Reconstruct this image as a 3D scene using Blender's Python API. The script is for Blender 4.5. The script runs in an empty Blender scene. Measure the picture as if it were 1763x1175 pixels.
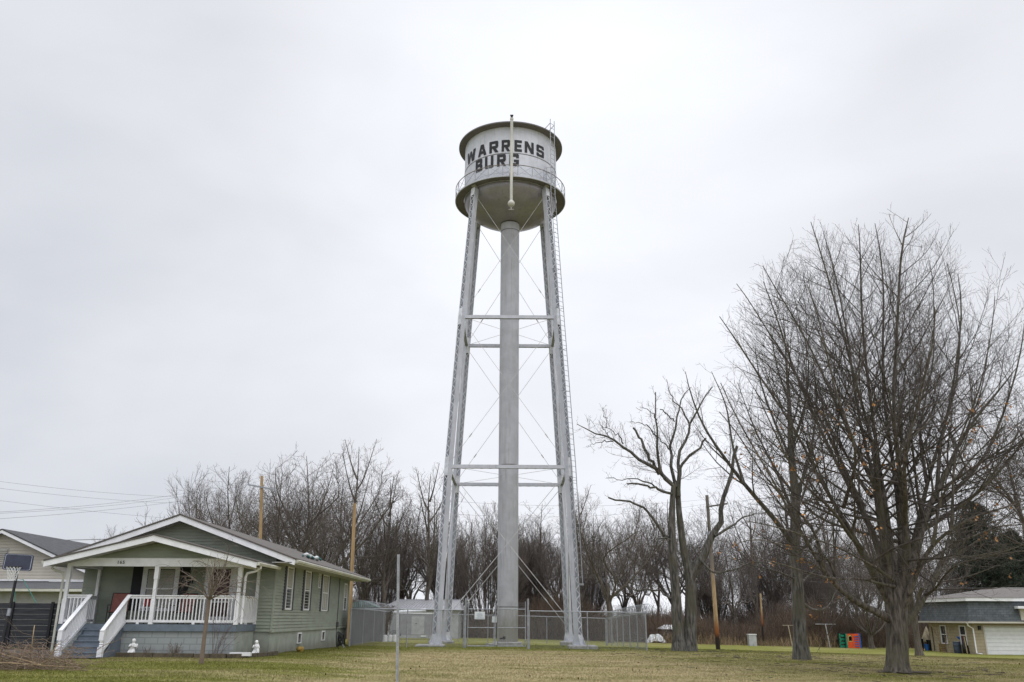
import bpy, math, random
import numpy as np
from mathutils import Vector, Matrix

random.seed(7); RNG = np.random.default_rng(11)
SC = bpy.context.scene
COL = SC.collection
R_ = math.radians

# ------------------------------------------------------------------ camera
F = 1465.0; TILT = R_(18.0); ROLL = R_(0.32); EYE = 1.5; CX, CY = 881.5, 587.5
cd = bpy.data.cameras.new('camera'); cam = bpy.data.objects.new('camera', cd); COL.objects.link(cam)
cd.sensor_width = 36.0; cd.lens = F / 1763 * 36.0; cd.clip_end = 3000; cd.clip_start = 0.1
cam.location = (0, 0, EYE)
cam.rotation_euler = (Matrix.Rotation(math.pi / 2 + TILT, 3, 'X') @ Matrix.Rotation(ROLL, 3, 'Z')).to_euler()
SC.camera = cam
SC.cycles.use_denoising = True

# ------------------------------------------------------------------ world: overcast sky
SC.view_settings.view_transform = 'Standard'; SC.view_settings.look = 'None'
SC.view_settings.exposure = 0.0; SC.view_settings.gamma = 1.0
SUN_EL, SUN_AZ = R_(55), R_(150)      # azimuth clockwise from +Y
W = bpy.data.worlds.new('World'); SC.world = W; W.use_nodes = True
nt = W.node_tree; nt.nodes.clear(); N = nt.nodes.new; L = nt.links.new


def mathn(tree, op, a, b=None, clamp=False):
    n = tree.nodes.new('ShaderNodeMath'); n.operation = op; n.use_clamp = clamp
    for i, v in enumerate((a, b)):
        if v is None: continue
        if isinstance(v, (int, float)): n.inputs[i].default_value = v
        else: tree.links.new(v, n.inputs[i])
    return n.outputs[0]


def maprange(tree, v, a, b, c=0.0, d=1.0, smooth=True):
    n = tree.nodes.new('ShaderNodeMapRange'); n.interpolation_type = 'SMOOTHSTEP' if smooth else 'LINEAR'
    tree.links.new(v, n.inputs[0])
    for i, x in enumerate((a, b, c, d)): n.inputs[i + 1].default_value = x
    return n.outputs[0]


def mixc(tree, f, a, b, mode='MIX'):
    n = tree.nodes.new('ShaderNodeMix'); n.data_type = 'RGBA'; n.blend_type = mode
    if isinstance(f, (int, float)): n.inputs[0].default_value = f
    else: tree.links.new(f, n.inputs[0])
    for i, v in ((6, a), (7, b)):
        if isinstance(v, (tuple, list)): n.inputs[i].default_value = (*v[:3], 1)
        else: tree.links.new(v, n.inputs[i])
    return n.outputs[2]


def noise(tree, vec, scale, detail=3, rough=0.5, dist=0.0):
    n = tree.nodes.new('ShaderNodeTexNoise')
    n.inputs['Scale'].default_value = scale; n.inputs['Detail'].default_value = detail
    n.inputs['Roughness'].default_value = rough; n.inputs['Distortion'].default_value = dist
    if vec is not None: tree.links.new(vec, n.inputs['Vector'])
    return n.outputs[0]


def mapping(tree, vec, sc=(1, 1, 1), loc=(0, 0, 0)):
    n = tree.nodes.new('ShaderNodeMapping'); tree.links.new(vec, n.inputs[0])
    n.inputs['Scale'].default_value = sc; n.inputs['Location'].default_value = loc
    return n.outputs[0]


out = N('ShaderNodeOutputWorld'); bg = N('ShaderNodeBackground')
sky = N('ShaderNodeTexSky'); sky.sky_type = 'NISHITA'; sky.sun_disc = False
sky.sun_elevation = SUN_EL; sky.sun_rotation = SUN_AZ
tc = N('ShaderNodeTexCoord'); D3 = tc.outputs['Generated']
sep = N('ShaderNodeSeparateXYZ'); L(D3, sep.inputs[0])
dx, dy, dz = sep.outputs
el = dz
cl1 = noise(nt, mapping(nt, D3, (1.0, 1.0, 1.7), (3.1, 0.4, 0.2)), 1.7, 4, 0.5, 0.5)
cl2 = noise(nt, mapping(nt, D3, (1.0, 1.0, 2.4), (1.7, 5.2, 0.9)), 4.2, 4, 0.5, 0.3)
lum = maprange(nt, cl1, 0.3, 0.7, -0.06, 0.055)
lum = mathn(nt, 'ADD', lum, maprange(nt, cl2, 0.3, 0.7, -0.028, 0.022))
# a broad bright break in the cloud near the tower, heavier cloud to the left
core = mathn(nt, 'ADD', mathn(nt, 'MULTIPLY', mathn(nt, 'SUBTRACT', dx, 0.06), 1.0), 0.0)
core = mathn(nt, 'MULTIPLY', core, core)
bright = maprange(nt, core, 0.0, 0.14, 0.15, 0.0)
left = mathn(nt, 'MULTIPLY', maprange(nt, dx, -0.60, 0.05, -0.085, 0.0), maprange(nt, dz, 0.32, 0.60, 1.0, 0.0))
low = maprange(nt, dz, 0.0, 0.35, 0.0, 0.035)
base = mathn(nt, 'ADD', mathn(nt, 'ADD', mathn(nt, 'ADD', lum, bright), left), low)
base = mathn(nt, 'ADD', base, 0.835)
# overcast skies brighten towards the zenith
zen = maprange(nt, dz, 0.66, 0.95, 0.0, 1.6)
back = maprange(nt, dy, 0.25, -0.6, 0.0, 0.22)
base = mathn(nt, 'ADD', mathn(nt, 'ADD', base, zen), back)
base = mathn(nt, 'MULTIPLY', base, maprange(nt, dz, -0.08, 0.0, 0.25, 1.0))
tint = mixc(nt, maprange(nt, base, 0.6, 0.88), (0.925, 0.968, 1.065), (0.966, 0.985, 1.043))
ccol = N('ShaderNodeVectorMath'); ccol.operation = 'SCALE'; L(tint, ccol.inputs[0]); L(base, ccol.inputs['Scale'])
sk = N('ShaderNodeVectorMath'); sk.operation = 'SCALE'; L(sky.outputs[0], sk.inputs[0]); sk.inputs['Scale'].default_value = 0.08
L(mixc(nt, 0.96, sk.outputs[0], ccol.outputs[0]), bg.inputs[0]); bg.inputs[1].default_value = 1.0
L(bg.outputs[0], out.inputs[0])

sd = bpy.data.lights.new('sun', 'SUN'); sd.energy = 0.7; sd.angle = R_(25); sd.color = (1.0, 0.97, 0.93)
sun = bpy.data.objects.new('sun', sd); COL.objects.link(sun)
sdir = Vector((math.sin(SUN_AZ) * math.cos(SUN_EL), math.cos(SUN_AZ) * math.cos(SUN_EL), math.sin(SUN_EL)))
sun.rotation_euler = sdir.to_track_quat('Z', 'Y').to_euler(); sun.location = sdir * 60

# ------------------------------------------------------------------ surveying helpers


def ray(x, y):
    u = x - CX; v = CY - y; c, s = math.cos(ROLL), math.sin(ROLL)
    u2 = u * c - v * s; v2 = u * s + v * c
    return (u2, F * math.cos(TILT) - v2 * math.sin(TILT), F * math.sin(TILT) + v2 * math.cos(TILT))


def at(x, y, Y):
    """world point seen at photo pixel (x, y) at distance Y"""
    d = ray(x, y); t = Y / d[1]
    return Vector((d[0] * t, Y, EYE + d[2] * t))


def sst(t): t = np.clip(t, 0, 1); return t * t * (3 - 2 * t)


def terr(X, Y):
    s = Y + 0.5 * np.maximum(0, X)
    A = 0.4 + 0.4 * sst((X + 10) / 45)
    return -0.008 * np.clip(X, -60, 60) + 0.12 * sst((-X - 3) / 5) * sst((46 - Y) / 12) - A * sst((s - 48) / 35)


def ground_at(x, Y):
    X = at(x, 1064, Y).x
    return Vector((X, Y, float(terr(X, Y))))

# ------------------------------------------------------------------ materials


def mat(name, col, rough=0.7, metal=0.0, var=0.15, scale=3.0, bump=0.0, bscale=30.0, stretch=(1, 1, 1), col2=None, thr=(0.35, 0.65), spec=0.4):
    m = bpy.data.materials.new(name); m.use_nodes = True; t = m.node_tree
    b = t.nodes['Principled BSDF']; b.inputs['Roughness'].default_value = rough; b.inputs['Metallic'].default_value = metal
    b.inputs['Specular IOR Level'].default_value = spec
    tcn = t.nodes.new('ShaderNodeTexCoord'); v = mapping(t, tcn.outputs['Object'], stretch)
    n = noise(t, v, scale, 5, 0.6)
    if col2 is None:
        a = tuple(c * (1 - var) for c in col); bb = tuple(min(1, c * (1 + var)) for c in col)
    else: a, bb = col, col2
    c = mixc(t, maprange(t, n, *thr), a, bb)
    L2 = t.links.new
    L2(c, b.inputs['Base Color'])
    if bump:
        bn = t.nodes.new('ShaderNodeBump'); bn.inputs['Strength'].default_value = bump; bn.inputs['Distance'].default_value = 0.02
        L2(noise(t, v, bscale, 4, 0.6), bn.inputs['Height']); L2(bn.outputs[0], b.inputs['Normal'])
    return m


def streak_mat(name, col, dirt, rough=0.45, metal=0.3, amt=0.5, sc=1.2, low=0.0):
    """painted steel with run-down streaks and mottled weathering"""
    m = mat(name, col, rough, metal, 0.07, 1.5, 0.05, 12); t = m.node_tree; b = t.nodes['Principled BSDF']
    c0 = b.inputs['Base Color'].links[0].from_socket
    tcn = t.nodes.new('ShaderNodeTexCoord')
    s1 = noise(t, mapping(t, tcn.outputs['Object'], (3.5, 3.5, 0.22)), sc * 2, 6, 0.65)
    s2 = noise(t, mapping(t, tcn.outputs['Object'], (1, 1, 0.6)), sc, 5, 0.6)
    f = mathn(t, 'MULTIPLY', maprange(t, s1, 0.48, 0.75), maprange(t, s2, 0.35, 0.65, 0.25, 1.0))
    s3 = noise(t, mapping(t, tcn.outputs['Object'], (1, 1, 1)), 14, 3, 0.6)
    f = mathn(t, 'MAXIMUM', mathn(t, 'MULTIPLY', f, amt), maprange(t, s3, 0.70, 0.76, 0.0, amt * 1.2))
    t.links.new(mixc(t, f, c0, dirt), b.inputs['Base Color'])
    return m


M = {}
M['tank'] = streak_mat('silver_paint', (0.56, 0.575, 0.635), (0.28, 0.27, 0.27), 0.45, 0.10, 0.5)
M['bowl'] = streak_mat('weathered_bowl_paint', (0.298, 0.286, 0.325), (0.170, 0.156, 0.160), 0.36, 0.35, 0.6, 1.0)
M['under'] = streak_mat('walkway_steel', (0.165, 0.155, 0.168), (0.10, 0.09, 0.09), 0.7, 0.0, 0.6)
M['riser'] = streak_mat('riser_paint', (0.40, 0.405, 0.44), (0.23, 0.215, 0.20), 0.5, 0.1, 0.8, 1.1)
def base_stain(m, a_=2.0, b_=4.2, k_=3.0, col=(0.17, 0.165, 0.12), mx_=0.75):
    t = m.node_tree; b = t.nodes['Principled BSDF']; c0 = b.inputs['Base Color'].links[0].from_socket; tcn = t.nodes.new('ShaderNodeTexCoord'); sp = t.nodes.new('ShaderNodeSeparateXYZ'); t.links.new(tcn.outputs['Object'], sp.inputs[0])
    n_ = noise(t, mapping(t, tcn.outputs['Object'], (2.5, 2.5, .5)), 1.5, 5, .65); z_ = maprange(t, mathn(t, 'ADD', sp.outputs[2], mathn(t, 'MULTIPLY', n_, k_)), a_, b_, mx_, 0.0)
    t.links.new(mixc(t, z_, c0, col), b.inputs['Base Color'])


base_stain(M['riser'])
M['leg'] = streak_mat('leg_paint', (0.47, 0.485, 0.54), (0.27, 0.255, 0.25), 0.45, 0.08, 0.5)
M['lace'] = mat('leg_paint_lit', (0.60, 0.615, 0.66), 0.5, 0.05)  # leg paint lightened so the bars read as lit against the shaded leg interior
M['rod'] = mat('rod_steel', (0.46, 0.46, 0.47), 0.5, 0.2)
M['rust'] = mat('rusty_handrail', (0.16, 0.12, 0.10), 0.8, 0.1, col2=(0.35, 0.33, 0.32))
M['black'] = mat('black_paint', (0.012, 0.012, 0.016), 0.55, 0, 0.3)
M['cream_pipe'] = mat('aged_white_pipe', (0.52, 0.51, 0.47), 0.5, 0, 0.15, 2, stretch=(1, 1, .3))
M['concrete'] = mat('concrete', (0.26, 0.26, 0.25), 0.9, 0, 0.2, 4, 0.3)
M['galv'] = mat('galvanised_steel', (0.30, 0.315, 0.345), 0.45, 0.35, 0.15, 6)
M['wire'] = mat('galvanised_wire', (0.27, 0.275, 0.29), 0.5, 0.4)
M['siding'] = mat('sage_siding', (0.275, 0.302, 0.255), 0.6, 0, 0.09, 1.2, stretch=(1, 1, 3))
M['trim'] = mat('white_trim', (0.74, 0.745, 0.78), 0.5, 0, 0.06, 3)
M['soffit'] = mat('grey_soffit', (0.36, 0.35, 0.33), 0.7)
M['block'] = mat('painted_block_blue_grey', (0.29, 0.345, 0.355), 0.85, 0, 0.08, 2, 0.2, 20)
M['blockg'] = mat('painted_block_sage', (0.30, 0.325, 0.29), 0.85, 0, 0.1, 2, 0.2, 20)
M['deck'] = mat('slate_deck_paint', (0.135, 0.165, 0.205), 0.55, 0, 0.12, 3)
M['shutter'] = mat('charcoal_shutter', (0.055, 0.06, 0.08), 0.6)
M['darkshutter'] = mat('black_shutter', (0.012, 0.012, 0.018), 0.6)
M['glass'] = mat('window_glass', (0.04, 0.045, 0.05), 0.06, 0, 0.1, spec=0.8)
M['curtain'] = mat('net_curtain', (0.40, 0.39, 0.37), 0.9, 0, 0.15, 18, stretch=(6, 6, .2))
M['maroon'] = mat('maroon_door', (0.06, 0.015, 0.02), 0.4)
M['gutter'] = mat('cream_gutter', (0.52, 0.52, 0.46), 0.5, 0, 0.12, 2)
M['oldblack'] = mat('weathered_black_boards', (0.035, 0.037, 0.042), 0.8, 0, 0.35, 3, 0.3, stretch=(.4, 1, 6))
M['cream'] = mat('cream_siding', (0.47, 0.44, 0.385), 0.65, 0, 0.05, 1)
M['greywall'] = mat('grey_garage_wall', (0.37, 0.37, 0.37), 0.8, 0, 0.1)
M['redsling'] = mat('faded_red_sling', (0.30, 0.12, 0.105), 0.8, 0, 0.1, 8)
M['red'] = mat('red_cloth', (0.35, 0.02, 0.02), 0.8)
M['statue'] = mat('white_statue', (0.72, 0.72, 0.72), 0.7, 0, 0.12, 12, 0.3)
M['timber'] = mat('old_edging', (0.085, 0.07, 0.05), 0.9, 0, 0.3, 6, 0.4)
M['newpole'] = mat('new_pole_wood', (0.36, 0.245, 0.125), 0.8, 0, 0.2, 2, 0.2, stretch=(4, 4, .3))
M['dirt'] = mat('bare_soil', (0.055, 0.042, 0.03), 0.95, 0, 0.3, 5, 0.5)
M['asphalt'] = mat('asphalt', (0.075, 0.078, 0.088), 0.9, 0, 0.2, 8, 0.3)
M['tan_brick_wall'] = None
M['white'] = mat('white_vinyl', (0.70, 0.71, 0.72), 0.5, 0, .04)
M['teal'] = mat('teal_plastic', (0.02, 0.20, 0.17), 0.5)
M['greenp'] = mat('green_plastic', (0.01, 0.22, 0.13), 0.5, 0, 0.3, 5)
M['orange'] = mat('orange_plastic', (0.72, 0.09, 0.015), 0.5, 0, 0.1)
M['bluep'] = mat('blue_plastic', (0.02, 0.12, 0.42), 0.5)
M['drum'] = mat('slate_drum', (0.035, 0.05, 0.075), 0.5)
M['bagblack'] = mat('black_bag', (0.008, 0.008, 0.01), 0.25)
M['umb'] = mat('tan_canvas', (0.36, 0.31, 0.22), 0.9)
M['deadstem'] = mat('dead_stems', (0.30, 0.22, 0.13), 0.9, 0, 0.35, 2)
M['twigtan'] = mat('tan_twigs', (0.21, 0.155, 0.11), 0.9, 0, 0.3, 2)
M['brush'] = mat('brush_stems', (0.115, 0.082, 0.060), 0.9, 0, 0.35, .7)
M['reed'] = mat('pale_weeds', (0.26, 0.19, 0.11), 0.9, 0, 0.35, .6)
M['metalroof'] = mat('grey_metal_roof', (0.36, 0.36, 0.38), 0.45, 0.2, 0.1, stretch=(3, .3, 1))
M['metalwall'] = mat('pale_metal_wall', (0.40, 0.41, 0.42), 0.5, 0.1, 0.1)
M['trailer'] = mat('grey_trailer', (0.27, 0.27, 0.29), 0.5, 0.0, 0.08)
M['slat'] = mat('grey_privacy_slats', (0.13, 0.135, 0.148), 0.7, 0, 0.4, 5, stretch=(8, 8, .4))
M['leafbrown'] = mat('clinging_leaves', (0.34, 0.17, 0.065), 0.8, 0, 0.4, 3)
M['litter'] = mat('fallen_leaves', (0.12, 0.07, 0.035), 0.9, 0, 0.5, 3)
M['needle'] = mat('spruce_needles', (0.022, 0.034, 0.020), 0.8, 0, 0.45, .8)
M['cable'] = mat('cable', (0.09, 0.09, 0.10), 0.6)
M['signw'] = mat('sign_white', (0.62, 0.66, 0.70), 0.5, 0, 0.04)
M['signt'] = mat('sign_lettering', (0.10, 0.13, 0.20), 0.5)
M['gold'] = mat('brass_numbers', (0.08, 0.08, 0.07), 0.5)
M['hose'] = mat('black_rubber', (0.01, 0.012, 0.012), 0.5)
M['yellow'] = mat('yellow_marker', (0.30, 0.20, 0.04), 0.6)
M['tarp'] = mat('pale_tarp', (0.55, 0.57, 0.58), 0.6, 0, 0.2, 4)
M['tarpg'] = mat('green_tarp', (0.05, 0.16, 0.16), 0.6)


def bark(name, c1, c2, moss=None):
    m = mat(name, c1, 0.95, 0, col2=c2, scale=5.0, bump=0.9, bscale=9, stretch=(2.2, 2.2, .35)); t = m.node_tree; b = t.nodes['Principled BSDF']
    if moss:
        c0 = b.inputs['Base Color'].links[0].from_socket; tcn = t.nodes.new('ShaderNodeTexCoord')
        f = maprange(t, noise(t, tcn.outputs['Object'], 0.9, 5, 0.6), 0.45, 0.62, 0, 0.7)
        t.links.new(mixc(t, f, c0, moss), b.inputs['Base Color'])
    return m


M['bark'] = bark('maple_bark', (0.038, 0.032, 0.028), (0.150, 0.130, 0.114), (0.085, 0.080, 0.052))
M['barkgrey'] = bark('grey_bark', (0.040, 0.037, 0.034), (0.150, 0.140, 0.128), (0.085, 0.082, 0.058))
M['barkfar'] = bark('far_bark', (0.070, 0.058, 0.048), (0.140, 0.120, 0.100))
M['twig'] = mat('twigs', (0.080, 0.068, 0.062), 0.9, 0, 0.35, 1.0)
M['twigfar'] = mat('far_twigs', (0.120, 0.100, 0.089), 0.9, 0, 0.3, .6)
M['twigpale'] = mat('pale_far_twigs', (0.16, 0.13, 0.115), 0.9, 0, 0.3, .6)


def pole_mat():
    m = bark('utility_pole_wood', (0.30, 0.20, 0.10), (0.42, 0.31, 0.19)); t = m.node_tree; b = t.nodes['Principled BSDF']
    c0 = b.inputs['Base Color'].links[0].from_socket; tcn = t.nodes.new('ShaderNodeTexCoord'); s = t.nodes.new('ShaderNodeSeparateXYZ')
    t.links.new(tcn.outputs['Object'], s.inputs[0])
    c = mixc(t, maprange(t, s.outputs[2], 4.0, 6.5), c0, (0.17, 0.145, 0.13))
    c = mixc(t, maprange(t, s.outputs[2], 2.6, 1.2), c, (0.22, 0.075, 0.02))
    c = mixc(t, maprange(t, s.outputs[2], 1.25, 0.75), c, (0.02, 0.014, 0.01))
    t.links.new(c, b.inputs['Base Color']); return m


M['pole'] = pole_mat()


def shingle(name, c1, c2, sx=3.0, sz=6.0):
    m = bpy.data.materials.new(name); m.use_nodes = True; t = m.node_tree; b = t.nodes['Principled BSDF']; b.inputs['Roughness'].default_value = 0.95
    tcn = t.nodes.new('ShaderNodeTexCoord')
    br = t.nodes.new('ShaderNodeTexBrick'); t.links.new(mapping(t, tcn.outputs['UV'], (1, 1, 1)), br.inputs[0])
    br.inputs['Color1'].default_value = (*c1, 1); br.inputs['Color2'].default_value = (*c2, 1)
    br.inputs['Mortar'].default_value = (*[x * .55 for x in c1], 1); br.inputs['Scale'].default_value = 1
    br.inputs['Mortar Size'].default_value = 0.018; br.inputs['Brick Width'].default_value = 1 / sx; br.inputs['Row Height'].default_value = 1 / sz
    n = noise(t, tcn.outputs['Object'], 3, 6, .7)
    c = mixc(t, 0.5, br.outputs[0], mixc(t, maprange(t, n, .3, .7), c1, c2))
    t.links.new(c, b.inputs['Base Color'])
    bn = t.nodes.new('ShaderNodeBump'); bn.inputs['Strength'].default_value = .5; bn.inputs['Distance'].default_value = .01
    t.links.new(noise(t, tcn.outputs['Object'], 40, 3, .7), bn.inputs['Height']); t.links.new(bn.outputs[0], b.inputs['Normal'])
    return m


M['roofbrown'] = shingle('brown_shingles', (0.092, 0.082, 0.076), (0.155, 0.138, 0.128))
M['roofgrey'] = shingle('dark_grey_shingles', (0.052, 0.054, 0.058), (0.095, 0.098, 0.105))
M['mansard'] = shingle('slate_mansard_shingles', (0.058, 0.067, 0.076), (0.118, 0.132, 0.145), 2.2, 5.5)
M['rooftan'] = shingle('tan_hip_shingles', (0.120, 0.108, 0.100), (0.175, 0.160, 0.148))
M['brick'] = shingle('tan_brick', (0.29, 0.245, 0.165), (0.40, 0.34, 0.235), 1.6, 4.2)
M['blocks'] = shingle('blue_grey_blocks', (0.285, 0.31, 0.31), (0.31, 0.337, 0.337), 2.3, 5.0)


base_stain(M['blockg'], .45, .95, .6, (.13, .12, .09), .6)
base_stain(M['blocks'], .45, .85, .6, (.14, .13, .11), .55)


def ground_mat(name='winter_lawn', up=False):
    m = bpy.data.materials.new(name); m.use_nodes = True; t = m.node_tree; b = t.nodes['Principled BSDF']
    b.inputs['Roughness'].default_value = 1.0; b.inputs['Specular IOR Level'].default_value = 0.1
    g = t.nodes.new('ShaderNodeNewGeometry'); P = g.outputs['Position']
    s = t.nodes.new('ShaderNodeSeparateXYZ'); t.links.new(P, s.inputs[0]); X, Y = s.outputs[0], s.outputs[1]
    big = noise(t, mapping(t, P, (0.55, 1.0, 1)), 0.16, 4, .55, .4)
    med = noise(t, mapping(t, P, (0.5, 1.3, 1), (7, 3, 0)), 0.75, 5, .65, .3)
    fine = noise(t, mapping(t, P, (1, 1, 1)), 9, 6, .75)
    # where the ground stays moist the sward is greener: past the fence line, by the house, under the trees
    wob = mathn(t, 'MULTIPLY', mathn(t, 'SUBTRACT', big, 0.5), 9.0)
    g1 = maprange(t, mathn(t, 'ADD', mathn(t, 'ADD', Y, mathn(t, 'MULTIPLY', wob, .5)), mathn(t, 'MULTIPLY', mathn(t, 'SUBTRACT', med, .5), 7.0)), 42.0, 46.0, 0, 0.9)
    g2 = maprange(t, mathn(t, 'ADD', mathn(t, 'MULTIPLY', X, -1.0), wob), 2.0, 8.0, 0, 0.80)
    g3 = maprange(t, mathn(t, 'ADD', X, wob), 4.0, 10.0, 0, 0.42)
    gg = mathn(t, 'MAXIMUM', g1, mathn(t, 'MAXIMUM', g2, g3))
    gg = mathn(t, 'ADD', gg, maprange(t, big, 0.3, 0.7, -0.30, 0.34))
    gg = mathn(t, 'ADD', gg, maprange(t, med, 0.34, 0.66, -0.26, 0.42), True)
    tan = mixc(t, maprange(t, fine, 0.3, 0.7), (0.250, 0.205, 0.100), (0.420, 0.355, 0.200))
    grn = mixc(t, maprange(t, fine, 0.3, 0.7), (0.105, 0.116, 0.024), (0.205, 0.206, 0.052))
    c = mixc(t, gg, tan, grn)
    spot = noise(t, mapping(t, P, (1, 1.6, 1), (1, 9, 0)), 2.6, 4, .7)
    c = mixc(t, maprange(t, spot, 0.58, 0.74, 0, .55), c, (0.095, 0.085, 0.038))
    far = maprange(t, Y, 84, 92)
    c = mixc(t, mathn(t, 'MULTIPLY', far, maprange(t, med, .3, .6)), c, (0.15, 0.11, 0.07))
    t.links.new(c, b.inputs['Base Color'])
    bn = t.nodes.new('ShaderNodeBump'); bn.inputs['Strength'].default_value = .35; bn.inputs['Distance'].default_value = .03
    t.links.new(fine, bn.inputs['Height']); t.links.new(bn.outputs[0], b.inputs['Normal'])
    if up:      # fine blades scatter light like the turf they belong to
        mx = t.nodes.new('ShaderNodeVectorMath'); mx.operation = 'MULTIPLY_ADD'; t.links.new(g.outputs['Normal'], mx.inputs[0]); mx.inputs[1].default_value = (.45, .45, .45); mx.inputs[2].default_value = (0, 0, 1)
        t.links.new(mx.outputs[0], b.inputs['Normal'])
        tl = t.nodes.new('ShaderNodeBsdfTranslucent'); t.links.new(c, tl.inputs[0]); ms_ = t.nodes.new('ShaderNodeMixShader'); ms_.inputs[0].default_value = .45; t.links.new(b.outputs[0], ms_.inputs[1]); t.links.new(tl.outputs[0], ms_.inputs[2]); t.links.new(ms_.outputs[0], t.nodes['Material Output'].inputs[0])
    return m


M['lawn'] = ground_mat(); M['blades'] = ground_mat('grass_blades', True)

# ------------------------------------------------------------------ object helpers


def tag(o, label=None, cat=None, group=None, kind=None):
    if label: o['label'] = label
    if cat: o['category'] = cat
    if group: o['group'] = group
    if kind: o['kind'] = kind
    return o


def empty(name, loc, label, cat, group=None, rz=0.0):
    o = bpy.data.objects.new(name, None); COL.objects.link(o); o.location = loc; o.rotation_euler.z = rz
    o.empty_display_size = .3
    bpy.context.view_layer.update()
    return tag(o, label, cat, group)


def adopt(o, parent):
    if parent is not None:
        o.parent = parent; pm = parent
        mw = Matrix.Translation(pm.location) @ pm.rotation_euler.to_matrix().to_4x4()
        if pm.parent is not None:
            mw = (Matrix.Translation(pm.parent.location) @ pm.parent.rotation_euler.to_matrix().to_4x4()) @ pm.matrix_parent_inverse @ mw
        o.matrix_parent_inverse = mw.inverted()


def np_mesh(name, V, Q, m, smooth=False):
    me = bpy.data.meshes.new(name); k = Q.shape[1]
    me.vertices.add(len(V)); me.vertices.foreach_set('co', np.ascontiguousarray(V, dtype=np.float32).ravel())
    me.loops.add(Q.size); me.loops.foreach_set('vertex_index', np.ascontiguousarray(Q, dtype=np.int32).ravel())
    me.polygons.add(len(Q)); me.polygons.foreach_set('loop_start', np.arange(0, Q.size, k, dtype=np.int32))
    me.update(calc_edges=True); me.validate()
    if smooth: me.polygons.foreach_set('use_smooth', np.ones(len(Q), dtype=bool))
    me.materials.append(m); return me


def np_obj(name, V, Q, m, parent=None, smooth=False):
    o = bpy.data.objects.new(name, np_mesh(name, V, Q, m, smooth)); COL.objects.link(o); adopt(o, parent); return o


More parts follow.
